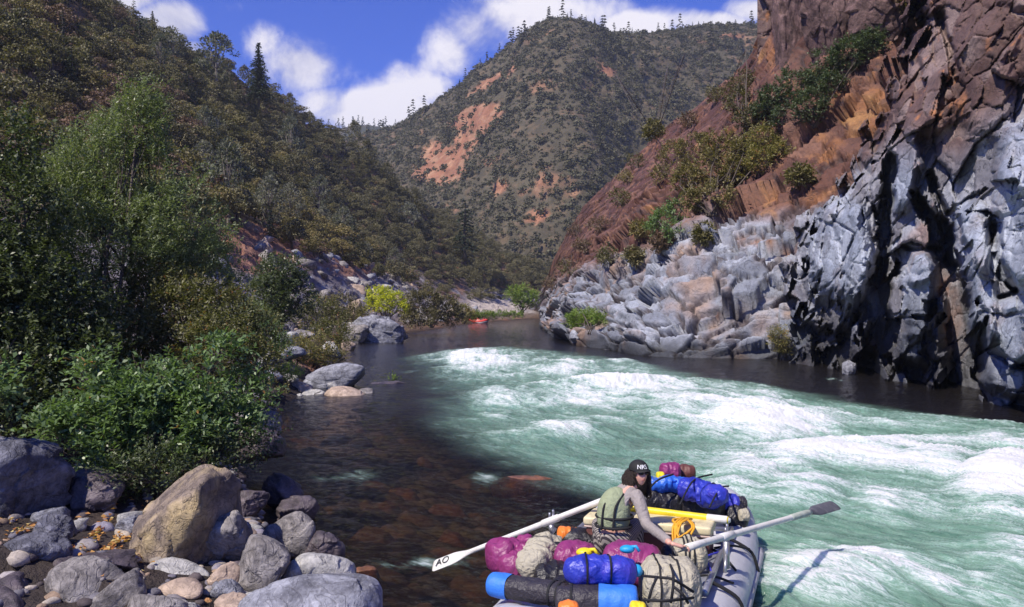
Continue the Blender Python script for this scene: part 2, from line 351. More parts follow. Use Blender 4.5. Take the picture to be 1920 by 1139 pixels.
low = sstep(-30, 25, py-np.interp(px, [1000, 1100, 1200, 1340, 1420, 1520, 1700], [555, 520, 480, 425, 430, 400, 380])+fbm(V/4., 4, 66)*60)
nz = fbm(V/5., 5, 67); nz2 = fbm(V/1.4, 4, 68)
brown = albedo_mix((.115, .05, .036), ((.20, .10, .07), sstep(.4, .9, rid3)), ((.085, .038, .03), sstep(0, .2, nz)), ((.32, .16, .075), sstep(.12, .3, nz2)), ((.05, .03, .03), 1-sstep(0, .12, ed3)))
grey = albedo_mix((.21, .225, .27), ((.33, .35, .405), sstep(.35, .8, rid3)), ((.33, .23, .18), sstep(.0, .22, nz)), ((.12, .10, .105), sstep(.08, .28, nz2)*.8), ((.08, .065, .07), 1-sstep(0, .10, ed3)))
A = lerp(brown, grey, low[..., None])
og = np.zeros(px.shape)
for (cx, cy, rx, ry, s_) in [(1640, 215, 70, 55, 1.3), (1560, 280, 60, 40, .9), (1600, 180, 90, 40, .7), (1500, 370, 60, 16, .8), (1440, 100, 20, 50, .9), (1215, 275, 80, 22, .55), (1300, 215, 60, 25, .4), (1450, 470, 60, 20, .7), (1020, 470, 20, 60, .5)]:
    og = np.maximum(og, s_*np.exp(-((px-cx)/rx)**2-((py-cy)/ry)**2))
A = lerp(A, albedo_mix((.26, .115, .052), ((.15, .075, .045), sstep(-.05, .15, -nz2)), ((.36, .19, .08), sstep(.1, .3, nz))), (sstep(.35, .75, og+nz2*1.3+nz*.6-.1*(1-rid3))*.9)[..., None])
wet = 1-sstep(.3, 1.3, V[..., 2]+nz*.6); A = A*(1-.72*wet[..., None])
RIGHT = V
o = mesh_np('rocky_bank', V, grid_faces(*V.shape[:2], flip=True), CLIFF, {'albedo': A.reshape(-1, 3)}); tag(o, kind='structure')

# ------------------------------------------------------------------ right cliff: grooved rock wall
pxs = np.linspace(1420, 2500, 640); pys = np.linspace(840, -260, 620)
px, py = np.meshgrid(pxs, pys, indexing='ij')
wx = fbm(np.stack([px/90, py/90, 0*px], -1), 4, 71)*26; wy = fbm(np.stack([px/90, py/90, 0*px+5], -1), 4, 72)*26
qx = px+wx; qy = py+wy
ze = np.interp(px, [1420, 1500, 1600, 1700, 1830, 1920, 2500], [49, 46, 39, 34, 28.5, 26.0, 15])
z = (ze+1.46)/(1-.00029*(575-py))
bd = np.interp(py, [-260, 60, 180, 260, 330, 380, 420, 600, 780, 900], [1760, 1745, 1700, 1665, 1625, 1560, 1512, 1500, 1478, 1470])
rel = 0*px
def seg_d(x, y, pts):
    best = np.full(x.shape, 1e9); w = np.zeros(x.shape)
    for (x0, y0, w0), (x1, y1, w1) in zip(pts[:-1], pts[1:]):
        dx, dy = x1-x0, y1-y0; tt = np.clip(((x-x0)*dx+(y-y0)*dy)/(dx*dx+dy*dy), 0, 1)
        d = np.hypot(x-x0-tt*dx, y-y0-tt*dy)/(w0+tt*(w1-w0)); best = np.minimum(best, d)
    return best
GROOVES = [([(1668, 290, 10), (1662, 400, 16), (1655, 520, 22), (1640, 640, 34), (1640, 740, 40)], 7.), ([(1712, 360, 10), (1760, 430, 20), (1790, 560, 34), (1795, 720, 44)], 8.),
           ([(1740, 330, 8), (1775, 400, 18), (1800, 480, 22)], 4.), ([(1868, 410, 10), (1872, 500, 14), (1905, 545, 8)], 4.), ([(1520, 620, 22), (1570, 655, 44), (1620, 700, 40)], 5.), ([(1700, 60, 14), (1712, 160, 16)], 4.), ([(1850, 600, 6), (1838, 700, 12)], 3.), ([(1760, 30, 14), (1790, 130, 8)], 2.5), ([(2010, 300, 20), (2030, 600, 26)], 4.),
           ([(1700, 465, 5), (1760, 470, 5)], 2.2), ([(1690, 590, 5), (1745, 600, 6)], 2.), ([(1780, 395, 5), (1850, 350, 5)], 1.6), ([(1870, 560, 5), (1925, 540, 7)], 2.), ([(1860, 665, 5), (1925, 690, 7)], 2.), ([(1690, 690, 18), (1740, 725, 25)], 3.5), ([(1560, 405, 3), (1600, 440, 4), (1575, 520, 4)], .9)]
zz0 = np.stack([(px-CX)/F*z, z, CAMZ-(py-HY)/F*z], -1)*np.array([1.3, .55, .62])
g1, gr, ge = facet(zz0/.85, 87); g2, gr2, ge2 = facet(zz0/.35, 88); jag = (gr-.5)*.9+g1*.6+(gr2-.5)*.4
rel = 24*sstep(0, 55, bd-qx+jag*48)
for pts, dep in GROOVES: rel = rel+dep*.62*(1-sstep(.5, 1.25, seg_d(qx, qy, pts)+jag))
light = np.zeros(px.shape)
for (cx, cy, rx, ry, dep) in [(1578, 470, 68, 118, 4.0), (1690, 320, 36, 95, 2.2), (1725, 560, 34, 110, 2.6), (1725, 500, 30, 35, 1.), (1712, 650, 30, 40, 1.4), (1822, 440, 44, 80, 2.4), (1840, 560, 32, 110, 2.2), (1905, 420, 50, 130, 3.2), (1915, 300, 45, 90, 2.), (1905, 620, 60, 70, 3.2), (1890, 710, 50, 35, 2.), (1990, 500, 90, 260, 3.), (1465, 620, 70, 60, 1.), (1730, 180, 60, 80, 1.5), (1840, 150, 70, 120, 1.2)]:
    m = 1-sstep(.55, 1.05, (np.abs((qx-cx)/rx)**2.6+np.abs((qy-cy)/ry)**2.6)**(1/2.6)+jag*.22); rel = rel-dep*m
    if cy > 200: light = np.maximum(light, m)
V = np.stack([(px-CX)/F*z, z, CAMZ-(py-HY)/F*z], -1)
dirn = V-np.array([0, 0, CAMZ]); dirn /= np.linalg.norm(dirn, axis=-1, keepdims=True)
sV = V*np.array([1.3, .55, .62])
sW = sV+np.stack([fbm(sV/1.6+7*k, 4, 86+k) for k in range(3)], -1)*.8; sX = sV+np.stack([fbm(sV/.6+7*k, 4, 89+k) for k in range(3)], -1)*.3
d2, rid, ed = facet(sW/2.3, 81); d3, rid3, ed3 = facet(sX/.85, 82); d5 = fbm(V/3.5, 5, 83, ridged=True)
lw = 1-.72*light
rel = rel+(d2*1.5+(rid-.5)*1.5)*lw+(d3*.28+(rid3-.5)*.30)*lw-(d5-.3)*.8+.30*(1-sstep(0, .07, ed))+.12*(1-sstep(0, .1, ed3))
V = V+dirn*(rel*np.array(1.))[..., None]
nz = fbm(V/4., 5, 84); nz2 = fbm(V/1.2, 4, 85)
up = 1-sstep(-60, 60, qy-np.interp(px, [1450, 1620, 1700, 1800, 1870, 1900, 1960, 2400], [330, 300, 290, 300, 230, 200, 180, 150])+nz*60)
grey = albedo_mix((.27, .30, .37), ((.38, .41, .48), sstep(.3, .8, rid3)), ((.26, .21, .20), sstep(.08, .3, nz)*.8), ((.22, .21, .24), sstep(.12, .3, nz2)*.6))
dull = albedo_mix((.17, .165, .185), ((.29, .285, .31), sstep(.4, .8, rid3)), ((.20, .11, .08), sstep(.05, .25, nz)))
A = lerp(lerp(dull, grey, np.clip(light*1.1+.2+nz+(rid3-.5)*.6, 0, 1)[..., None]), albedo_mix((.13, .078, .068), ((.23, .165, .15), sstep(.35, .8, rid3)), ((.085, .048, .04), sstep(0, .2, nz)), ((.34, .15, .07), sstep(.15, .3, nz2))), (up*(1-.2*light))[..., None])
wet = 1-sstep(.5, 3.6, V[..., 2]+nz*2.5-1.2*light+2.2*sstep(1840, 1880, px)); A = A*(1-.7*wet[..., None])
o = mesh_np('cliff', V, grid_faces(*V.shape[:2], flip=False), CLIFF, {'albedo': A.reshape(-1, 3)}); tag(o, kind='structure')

# one wide ground sheet under everything, out to the horizon
gx = np.linspace(-3500, 3500, 80); gy = np.linspace(-3000, 4500, 80); X, Y = np.meshgrid(gx, gy, indexing='ij')
V = np.stack([X, Y, -6+0*X], -1); A = np.ones((X.size, 3))*np.array([.12, .10, .06])
tag(mesh_np('ground', V, grid_faces(80, 80), HILLM, {'albedo': A}), kind='structure')

# ------------------------------------------------------------------ river
rowpy = np.concatenate([np.linspace(2600, 1500, 60, endpoint=False), np.linspace(1500, 1150, 110, endpoint=False), np.linspace(1150, 640, 330, endpoint=False), np.linspace(640, 584, 110)])
colpx = np.concatenate([np.linspace(-1800, -100, 60, endpoint=False), np.linspace(-100, 380, 90, endpoint=False), np.linspace(380, 2000, 1050, endpoint=False), np.linspace(2000, 3600, 60)])
PX, PY = np.meshgrid(colpx, rowpy, indexing='ij')
Y = CAMZ*F/(PY-HY); X = (PX-CX)/F*Y
xl = np.interp(Y, [3, 9, 11, 12.6, 14.0, 16.8, 22, 30, 40, 52, 60, 66], [2.6, 2.7, 3.0, 3.0, 1.6, 0.1, -1.6, -2.6, -4.4, -6.6, -6, -3])
xr = np.interp(Y, [4, 22, 25, 32, 43, 52, 58, 66], [15.5, 12.8, 11.2, 9.8, 8.0, 5.9, 4.2, 1.5])
p3 = np.stack([X, Y, 0*X], -1)
wob = fbm(p3/3.5, 4, 101)*2.4*np.clip(Y/30, .35, 1)
wid = np.clip(Y/28, .45, 2.2)
rap = sstep(0, 1, (X-xl+wob+1.3)/wid/3.4)*sstep(0, 1, (xr-X+wob+1.)/wid/2.2)*(1-sstep(58, 72, Y))
# flow coordinates: the current comes down the valley and swings to the right
th = np.interp(Y, [4, 15, 25, 40, 60], [.55, .75, .62, .45, .25])
sc_, ss_ = np.cos(th), np.sin(th)
a_ = X*ss_-Y*sc_; b_ = X*sc_+Y*ss_
wv = fbm(p3/2.2, 3, 111)
fl = np.stack([a_/4.6+wv*.5, b_/1.1+wv*.9, 0*X], -1)
wave = fbm(np.stack([a_/4.6, b_/7.5, 0*X], -1), 3, 121, gain=.45)
hmp = [(860, 683, 120, 24, .9), (1050, 700, 70, 18, .6), (1180, 742, 150, 26, .8), (980, 757, 120, 16, .5), (1440, 800, 130, 42, 1.25), (1590, 860, 240, 36, 1.0), (1890, 925, 100, 75, 1.15), (1740, 880, 150, 40, .8), (1640, 1090, 240, 40, .6), (1050, 825, 60, 16, .45), (1310, 775, 120, 30, .6), (1400, 900, 80, 40, .6), (1510, 940, 90, 30, .5), (1700, 960, 120, 30, .4), (1890, 1080, 120, 60, .5), (1530, 713, 60, 7, .8), (1700, 800, 220, 14, .45), (1190, 680, 40, 5, .6), (760, 672, 50, 5, .5), (790, 700, 50, 7, .5)]
fo = np.zeros(X.shape)
for cx, cy, rx, ry, s_ in hmp: fo = np.maximum(fo, s_*np.exp(-((PX-cx)/rx)**2-((PY-cy)/ry)**2))
grn = np.zeros(X.shape)
for cx, cy, rx, ry, s_ in [(1500, 1000, 130, 45, .5), (1790, 1020, 160, 40, .5), (1100, 850, 120, 25, .35), (1560, 765, 150, 16, .5), (1720, 820, 160, 14, .4), (1250, 715, 120, 10, .4), (1000, 725, 120, 12, .3)]: grn = np.maximum(grn, s_*np.exp(-((PX-cx)/rx)**2-((PY-cy)/ry)**2))
H = rap*(.28*fo+.68*wave*(.35+.65*np.clip(fo+.3, 0, 1))*np.clip(.35+Y/26, 0, 1.2))
f1 = fbm(fl, 6, 131, gain=.62); f2 = fbm(np.stack([a_/1.0+wv, b_/.5+wv, 0*X], -1), 4, 132, gain=.62); fr = fbm(fl*1.7+5, 5, 133, ridged=True, gain=.6)
H = H+rap*(.13+.10*fo)*fr+.13*rap*f2+(1-rap)*(.035+.05*sstep(14, 40, Y))*fbm(np.stack([a_/1.3, b_/.7, 0*X], -1), 4, 141)+(1-rap)*.022*fbm(p3/.35, 3, 142)
# rear faces of standing waves break into foam
foam = rap*(-.10+.85*fo-.6*grn+1.35*f1+.6*f2+.55*(fr-.25)+.5*wave)
foam = np.maximum(foam, (fo*(1-rap))*1.2*sstep(-.05, .2, f1)-.1)
streak = fbm(np.stack([a_/2.2+wv, b_/.45, 0*X], -1), 4, 151)
spl = np.exp(-((X+1.05)/.5)**2-((Y-10.3)/.25)**2)*1.1+np.exp(-((X+1.5)/.3)**2-((Y-10.35)/.15)**2)
lw = np.exp(-((PX-655)/60)**2-((PY-893)/14)**2)*.7+np.exp(-((PX-905)/35)**2-((PY-900)/16)**2)*.7+np.exp(-((PX-650)/40)**2-((PY-912)/8)**2)*.4
side = np.exp(-((X-(2.62+.34*(Y-7.5)))/.35)**2)*(Y > 6)*(Y < 11)*.5
foam = np.maximum(foam, (spl+lw+side)*(.45+1.6*f2+.8*f1))
foam = np.maximum(foam, sstep(.20, .42, streak)*(.25+.35*sstep(.05, .6, rap))*(Y > 15)*(Y < 75)*sstep(-.08, .1, wv))
FOAM = np.clip(foam, 0, 1.3)
GREEN = np.clip(rap*(.85+.6*f1+.35*fo), 0, 1)
shal = 1-sstep(0., 1., (X-np.interp(Y, [3, 9, 14, 20, 26, 34], [2.8, 2.8, 1.6, -1.5, -4.5, -5.5]))/1.8); shal *= (1-sstep(20, 34, Y))*(1-rap)
V = np.stack([X, Y, H], -1)
# river surface material
m, t = material('river_water'); tc = t.n('ShaderNodeNewGeometry').outputs['Position']
fa = t.attr('foam'); ga = t.attr('green'); sa = t.attr('shallow')
mp = t.n('ShaderNodeMapping', {'Vector': t.n('ShaderNodeMapping', {'Vector': tc, 'Rotation': (0, 0, -.62)}), 'Scale': (1.8, .42, 1)})
fn = t.noise(mp, 3.2, 8, .72, .6); fn2 = t.noise(tc, 16, 5, .75, .3)
lace = t.ramp(t.math('ABSOLUTE', t.math('SUBTRACT', t.noise(mp, 6.5, 5, .65, 1.2), .5)), [(0., 1.), (.09, 0.)])
fx = t.math('ADD', t.math('ADD', fa, t.math('MULTIPLY', lace, t.math('MULTIPLY', ga, .30))), t.math('ADD', t.math('MULTIPLY', t.math('SUBTRACT', fn, .5), 1.0), t.math('MULTIPLY', t.math('SUBTRACT', fn2, .5), .42)))
fm = t.n('ShaderNodeMapRange', {0: fx, 1: .10, 2: 1.0}, interpolation_type='SMOOTHSTEP').outputs[0]
gm = t.mixc(t.ramp(fn, [(.3, 0.), (.7, 1.)]), (.085, .205, .14), (.29, .46, .35))
deep = t.mixc(t.noise(tc, .5, 3), (.006, .006, .006), (.014, .011, .010))
body = t.mixc(t.math('POWER', ga, 1.3), deep, gm)
rip = t.n('ShaderNodeBump', {'Strength': .9, 'Distance': .07, 'Height': t.math('ADD', t.noise(mp, 4.5, 5, .62, .5), t.math('MULTIPLY', fn2, .35))})
wb = t.n('ShaderNodeBsdfPrincipled', {'Subsurface Weight': t.math('MULTIPLY', ga, .6), 'Subsurface Radius': (.5, 1., .8), 'Subsurface Scale': .35, 'Base Color': body, 'Roughness': .09, 'IOR': 1.33, 'Normal': rip, 'Specular IOR Level': .42})
clear = t.n('ShaderNodeMixShader', {0: t.n('ShaderNodeFresnel', {'IOR': 1.2, 'Normal': rip}), 1: t.n('ShaderNodeBsdfTransparent', {0: (.46, .38, .29, 1)}).outputs[0], 2: t.n('ShaderNodeBsdfGlossy', {'Roughness': .07, 'Normal': rip}).outputs[0]})
w2 = t.n('ShaderNodeMixShader', {0: sa, 1: wb.outputs[0], 2: clear.outputs[0]})
fb = t.n('ShaderNodeBump', {'Strength': .9, 'Distance': .10, 'Height': t.math('ADD', fn, t.math('MULTIPLY', fn2, .5))})
fc = t.ramp(fm, [(0., (.20, .35, .27)), (.35, (.37, .52, .45)), (.75, (.62, .72, .68)), (1., (.82, .83, .82))])
fs = t.n('ShaderNodeBsdfPrincipled', {'Subsurface Weight': .55, 'Subsurface Radius': (.9, 1., 1.), 'Subsurface Scale': .3, 'Base Color': fc, 'Roughness': .75, 'Normal': fb, 'Specular IOR Level': .25})
out(t, t.n('ShaderNodeMixShader', {0: fm, 1: w2.outputs[0], 2: fs.outputs[0]}))
WATER = m
tag(mesh_np('river', V, grid_faces(*X.shape), WATER, {'foam': FOAM.ravel(), 'green': GREEN.ravel(), 'shallow': np.clip(shal, 0, 1).ravel()}), kind='structure')
# river bed seen through the shallows
bx = np.linspace(-9, 6, 360); by = np.linspace(4, 38, 620); X, Y = np.meshgrid(bx, by, indexing='ij'); p3 = np.stack([X, Y, 0*X], -1)
d, r, e = facet(p3/np.array([.62, .62, 1]), 161); d2, r2, e2 = facet(p3/np.array([.24, .24, 1]), 162)
edx = np.interp(Y, [2, 8, 13.5, 22, 31, 42], [-3.2, -1.9, -4.5, -6.8, -7.6, -9.2])
dep = .12+.34*np.clip(X-edx, 0, 6)**.75
V = np.stack([X, Y, -dep+sstep(0, .35, e)*.16*r+sstep(0, .3, e2)*.06*r2+fbm(p3/1.5, 4, 163)*.12], -1)
A = albedo_mix((.055, .042, .03), ((.21, .145, .085), sstep(.65, .85, r)), ((.16, .14, .07), sstep(.3, .5, r)*(r < .6)), ((.24, .12, .065), sstep(.93, .95, r)), ((.05, .04, .035), 1-sstep(0, .12, e)), ((.22, .18, .13), sstep(.7, .9, r2)*.6))
BED = rock_shader('bed_stone', True, scale=4., bump=.3, crack=5., obj=False)
tag(mesh_np('river_bed', V, grid_faces(*X.shape), BED, {'albedo': A.reshape(-1, 3)}), kind='structure')
# ------------------------------------------------------------------ tools for things
def tube_np(pts, rad, sides=8, cap=True):
    pts = np.asarray(pts, float); n = len(pts); rad = np.broadcast_to(rad, (n,))
    T = np.gradient(pts, axis=0); T /= np.maximum(np.linalg.norm(T, axis=1, keepdims=True), 1e-9)
    up = np.array([0, 0, 1.]) if abs(T[0][2]) < .9 else np.array([1., 0, 0])
    a = np.cross(T[0], up); a /= np.linalg.norm(a); A = [a]
    for i in range(1, n):
        a = A[-1]-T[i]*np.dot(A[-1], T[i]); A.append(a/np.linalg.norm(a))
    A = np.array(A); B = np.cross(T, A)
    ang = np.linspace(0, 2*math.pi, sides, endpoint=False)
    V = pts[:, None]+rad[:, None, None]*(A[:, None]*np.cos(ang)[None, :, None]+B[:, None]*np.sin(ang)[None, :, None])
    F_ = []
    for i in range(n-1):
        for j in range(sides):
            k = (j+1) % sides; F_.append((i*sides+j, i*sides+k, (i+1)*sides+k, (i+1)*sides+j))
    V = V.reshape(-1, 3)
    if cap:
        b = len(V); V = np.vstack([V, pts[0], pts[-1]])
        for j in range(sides):
            k = (j+1) % sides; F_.append((b, k, j, j)); e = (n-1)*sides; F_.append((b+1, e+j, e+k, e+k))
    return V, F_
class MB:
    """collects shapes into ONE mesh"""
    def __init__(s): s.v = []; s.f = []; s.n = 0
    def add(s, V, F_):
        s.v.append(np.asarray(V, float)); s.f += [tuple(int(i)+s.n for i in dict.fromkeys(f)) for f in F_]; s.n += len(V); return s
    def tube(s, pts, r, sides=8): return s.add(*tube_np(pts, r, sides))
    def bm(s, b):
        b.verts.ensure_lookup_table(); b.verts.index_update()
        V = np.array([v.co[:] for v in b.verts]); s.add(V, [[v.index for v in f.verts] for f in b.faces]); b.free(); return s
    def box(s, c, size, M=None, bev=.01, seg=2):
        b = bmesh.new(); bmesh.ops.create_cube(b, size=1); bmesh.ops.scale(b, vec=size, verts=b.verts)
        if bev: bmesh.ops.bevel(b, geom=list(b.edges), offset=bev, segments=seg, profile=.6, affect='EDGES')
        if M is not None: bmesh.ops.transform(b, matrix=M, verts=b.verts)
        bmesh.ops.translate(b, vec=c, verts=b.verts); return s.bm(b)
    def build(s, name, mat, parent=None, smooth=True, M=None):
        V = np.vstack(s.v); me = bpy.data.meshes.new(name); me.from_pydata(V.tolist(), [], s.f); me.validate()
        if smooth: me.polygons.foreach_set('use_smooth', [True]*len(me.polygons))
        if M is not None: me.transform(M)
        me.materials.append(mat); o = bpy.data.objects.new(name, me); COL.objects.link(o)
        if parent: o.parent = parent
        return o
def lookup(Vs, px, py, tol=7):
    """nearest surface point seen in direction (px, py)"""
    best = None
    for V in Vs:
        x, y = proj(V); m = (np.abs(x-px) < tol) & (np.abs(y-py) < tol) & (V[..., 1] > 2)
        if m.any():
            q = V[m]; k = q[np.argmin(q[:, 1])]
            if best is None or k[1] < best[1]: best = k
    return best

# ------------------------------------------------------------------ leaves
def leaves(c, d, nrm, L, Wd, fold=.25):
    """pointed leaf quads: centre c, long axis d, normal nrm"""
    d = d/np.maximum(np.linalg.norm(d, axis=-1, keepdims=True), 1e-9)
    s = np.cross(nrm, d); s /= np.maximum(np.linalg.norm(s, axis=-1, keepdims=True), 1e-9)
    u = np.cross(d, s); L = np.asarray(L)[..., None]; Wd = np.asarray(Wd)[..., None]
    V = np.stack([c-d*L*.5, c+s*Wd*.5+u*Wd*fold, c+d*L*.5, c-s*Wd*.5+u*Wd*fold], -2)
    return V.reshape(-1, 3)
def qf(n): return np.arange(n*4).reshape(-1, 4)
def runit(r, n): v = r.normal(size=(n, 3)); return v/np.linalg.norm(v, axis=1, keepdims=True)
def crown_arr(seed, R=(3, 3, 2.4), cl=24, per=34, leaf=.36, rc=.34, flat=.7, core=.35):
    r = np.random.default_rng(seed); R = np.array(R)
    c = runit(r, cl)*(core+(1-core)*r.random((cl, 1))**.6)*(1-rc*.6); c[:, 2] = np.where(c[:, 2] < -.45, c[:, 2]*.5, c[:, 2]); c *= R
    tint = r.random(cl); rr = rc*R.mean()*(.65+.7*r.random(cl))
    k = np.repeat(np.arange(cl), per); n = len(k); d = runit(r, n); d[:, 2] = np.where(d[:, 2] < -.3, -d[:, 2], d[:, 2])
    pos = c[k]+d*rr[k, None]*np.array([1, 1, flat])*(.8+.3*r.random((n, 1)))
    nrm = d+r.normal(size=(n, 3))*.45+[0, 0, .25]
    V = leaves(pos, runit(r, n), nrm, leaf*(.7+.7*r.random(n)), leaf*(.55+.4*r.random(n)))
    t = np.clip(tint[k]*.6+r.random(n)*.4, 0, 1)
    return V, np.repeat(t, 4)
def conifer_arr(seed, H=12, R=1.9, layers=17, per=11, leaf=.34, sparse=0.):
    r = np.random.default_rng(seed); P_ = []; D = []; T = []
    for i in range(layers):
        f = (i+.3)/layers; z = H*(.10+.88*f); rad = R*(1-f)**.8*(.75+.5*r.random())+.12
        for b in range(max(4, int(per*(1-f*.55)))):
            if r.random() < sparse: continue
            a = r.random()*6.283; rl = rad*(.7+.5*r.random()); m = max(3, int(rl/leaf*3.4)); tt = r.random()
            for q in range(m):
                g = (q+.5)/m; P_.append([math.cos(a)*rl*g+r.normal()*.07, math.sin(a)*rl*g+r.normal()*.07, z-rl*g*g*.42+r.normal()*.06]); D.append([math.cos(a)+r.normal()*.6, math.sin(a)+r.normal()*.6, -.25+r.normal()*.25]); T.append(tt*.6+r.random()*.4)
    P_ = np.array(P_); D = np.array(D); n = len(P_)
    V = leaves(P_, D, np.array([0, 0, 1.])+r.normal(size=(n, 3))*.5, leaf*(.9+.5*r.random(n)), leaf*(.45+.3*r.random(n)))
    return V, np.repeat(T, 4)
def pine_arr(seed, H=11, R=3., leaf=.36):
    """open grey foothill pine: tufts on forked upswept limbs"""
    r = np.random.default_rng(seed); cl = 60; f = r.random(cl)**.8; a = r.random(cl)*6.283
    rad = R*np.sin(np.clip(f*.85+.15, 0, 1)*math.pi)**.8*(.35+.65*r.random(cl)**.5)
    c = np.stack([np.cos(a)*rad, np.sin(a)*rad, H*(.24+.74*f)], -1); k = np.repeat(np.arange(cl), 34); n = len(k); d = runit(r, n)
    pos = c[k]+d*(.55+.2*r.random((n, 1)))*np.array([1, 1, .8])
    V = leaves(pos, d+[0, 0, .4], runit(r, n), leaf*(1.1+.6*r.random(n)), leaf*.32*(1+r.random(n)))
    t = np.repeat(np.clip(r.random(cl)[k]*.6+r.random(n)*.4, 0, 1), 4)
    return V, t, c
M_OAK = leaf_mat('oak_leaves', (.06, .057, .028), (.175, .155, .072), (.20, .13, .07), .06, .55, .2)
M_OLIVE = leaf_mat('olive_leaves', (.09, .082, .032), (.25, .205, .085), (.24, .15, .05), .06, .55, .25)
M_RUST = leaf_mat('rusty_leaves', (.095, .06, .04), (.23, .15, .10), (.16, .13, .05), .2, .6, .15)
M_GREY = leaf_mat('pine_needles', (.095, .10, .075), (.23, .23, .17), None, 0, .6, .2)
M_FIR = leaf_mat('fir_needles', (.018, .03, .016), (.055, .075, .04), None, 0, .6, .1)
M_CHAP = leaf_mat('chaparral', (.055, .054, .03), (.135, .125, .068), (.16, .12, .08), .08, .7, .1, 0)
M_WOODS = leaf_mat('woods', (.06, .057, .028), (.175, .155, .075), (.25, .15, .08), .07, .6, .15, 0)
M_BARK = plain('bark', (.09, .07, .055), .9, .3, 6, .6)
M_BARKG = plain('grey_bark', (.20, .17, .15), .9, .3, 6, .6)

# prototypes of hillside trees: crown and trunk meshes, later shared by copies
def proto_mesh(name, V, T, mat):
    o = mesh_np(name, V, qf(len(V)//4), mat, {'tint': T}, smooth=False); me = o.data; bpy.data.objects.remove(o); return me
def trunk_mesh(H, r0, limbs=(), seed=0, mat=None):
    r = np.random.default_rng(seed); mb = MB(); p = [[0, 0, -1.2], [r.normal()*.1, r.normal()*.1, H*.3], [r.normal()*.2, r.normal()*.2, H*.65], [0, 0, H]]
    mb.tube(resample(p, 8), np.linspace(r0, r0*.25, 8), 7)
    for c in limbs:
        z0 = max(.3, c[2]*.55); mb.tube([[0, 0, z0], [c[0]*.5, c[1]*.5, lerp(z0, c[2], .4)], list(c)], [r0*.42, r0*.28, r0*.1], 5)
    o = mb.build('trunk', mat or M_BARK); me = o.data; bpy.data.objects.remove(o); return me
PROT = {}
def add_proto(key, V, T, mat, tr, lift=0):
    V = V.copy(); V[:, 2] += lift; PROT.setdefault(key, []).append((V, T, proto_mesh('crown', V, T, mat), tr))
for s in range(5):
    mats = [M_OAK, M_OAK, M_OLIVE, M_OAK, M_OLIVE]
    V, T = crown_arr(200+s, (2.9+.3*(s % 2), 2.8, 2.5), 30, 60, .27, .30)
    add_proto('oak', V, T, mats[s], trunk_mesh(3.2, .26, [(1.3, .4, 2.6), (-1.1, .8, 2.8), (.2, -1.3, 2.9)], s), 2.5)
for s in range(3):
    V, T = crown_arr(220+s, (2.7, 2.5, 2.1), 26, 46, .27, .29); add_proto('rust', V, T, M_RUST, trunk_mesh(2.6, .22, [(1.2, .5, 2.2), (-1., -.9, 2.3)], 7+s), 2.1)
for s in range(3):
    V, T, c = pine_arr(240+s); add_proto('pine', V, T, M_GREY, trunk_mesh(9.8, .24, c[::4], 17+s, M_BARKG))
for s in range(2):
    V, T = conifer_arr(260+s, 10, 1.8); add_proto('fir', V, T, M_FIR, trunk_mesh(9.6, .2, (), 27+s))
V, T = conifer_arr(266, 10, 1.75, 30, 17, .27); add_proto('fir', V, T, M_FIR, trunk_mesh(9.6, .2, (), 29))
for s in range(3):
    V, T = crown_arr(280+s, (1.5, 1.5, 1.05), 14, 30, .26, .36); add_proto('shrub', V, T, [M_OLIVE, M_OAK, M_RUST][s], trunk_mesh(1.1, .08, [(.6, .3, .9), (-.5, .5, .9), (.1, -.7, .8)], 37+s), .7)
LABEL = {'oak': ('tree', 'rounded dark green oak crown among the trees covering the left hillside', 'oak_tree', 'oaks covering the left hillside'),
         'rust': ('tree', 'rounded rusty brown tree crown among the green oaks of the left hillside', 'oak_tree', 'rusty brown trees on the left hillside'),
         'pine': ('tree', 'open grey green pine rising above the oaks of the left hillside', 'pine_tree', 'grey pines on the left hillside'),
         'fir': ('tree', 'dark narrow conifer among the oaks of the left hillside', 'conifer_tree', 'dark conifers on the left hillside'),
         'shrub': ('shrub', 'low rounded shrub at the lower edge of the woods on the left hillside', 'hillside_shrub', 'shrubs at the foot of the left hillside')}
def place_tree(kind, pos, sc, rz, var=None, label=None, group=None, name=None, sz=None):
    pl = PROT[kind]; V, T, cm, tm = pl[(var if var is not None else RNG.integers(len(pl))) % len(pl)]
    cat, lb, nm, gp = LABEL[kind]
    r = empty(name or nm, pos, rz); r.scale = (sc, sc, sz or sc); tag(r, label or lb, cat, group or (None if label else gp))
    for n_, me in (('crown', cm), ('trunk', tm)):
        c = bpy.data.objects.new(n_, me); COL.objects.link(c); c.parent = r
    return r
def scatter(V, mask, n, dmin, seed):
    """positions over a grid surface, at least dmin apart"""
    r = np.random.default_rng(seed); a = np.linalg.norm(np.cross(V[1:, :-1]-V[:-1, :-1], V[:-1, 1:]-V[:-1, :-1]), axis=-1)*mask[:-1, :-1]
    w = a.ravel()/a.sum(); idx = r.choice(len(w), size=n*4, p=w); pts = V[:-1, :-1].reshape(-1, 3)[idx]; keep = []; g = {}
    for p in pts:
        k = (int(p[0]//dmin), int(p[1]//dmin), int(p[2]//dmin)); ok = True
        for a_ in (-1, 0, 1):
            for b_ in (-1, 0, 1):
                for c_ in (-1, 0, 1):
                    for q in g.get((k[0]+a_, k[1]+b_, k[2]+c_), ()):
                        if (q[0]-p[0])**2+(q[1]-p[1])**2+(q[2]-p[2])**2 < dmin*dmin: ok = False
        if ok: g.setdefault(k, []).append(p); keep.append(p)
        if len(keep) >= n: break
    return np.array(keep)
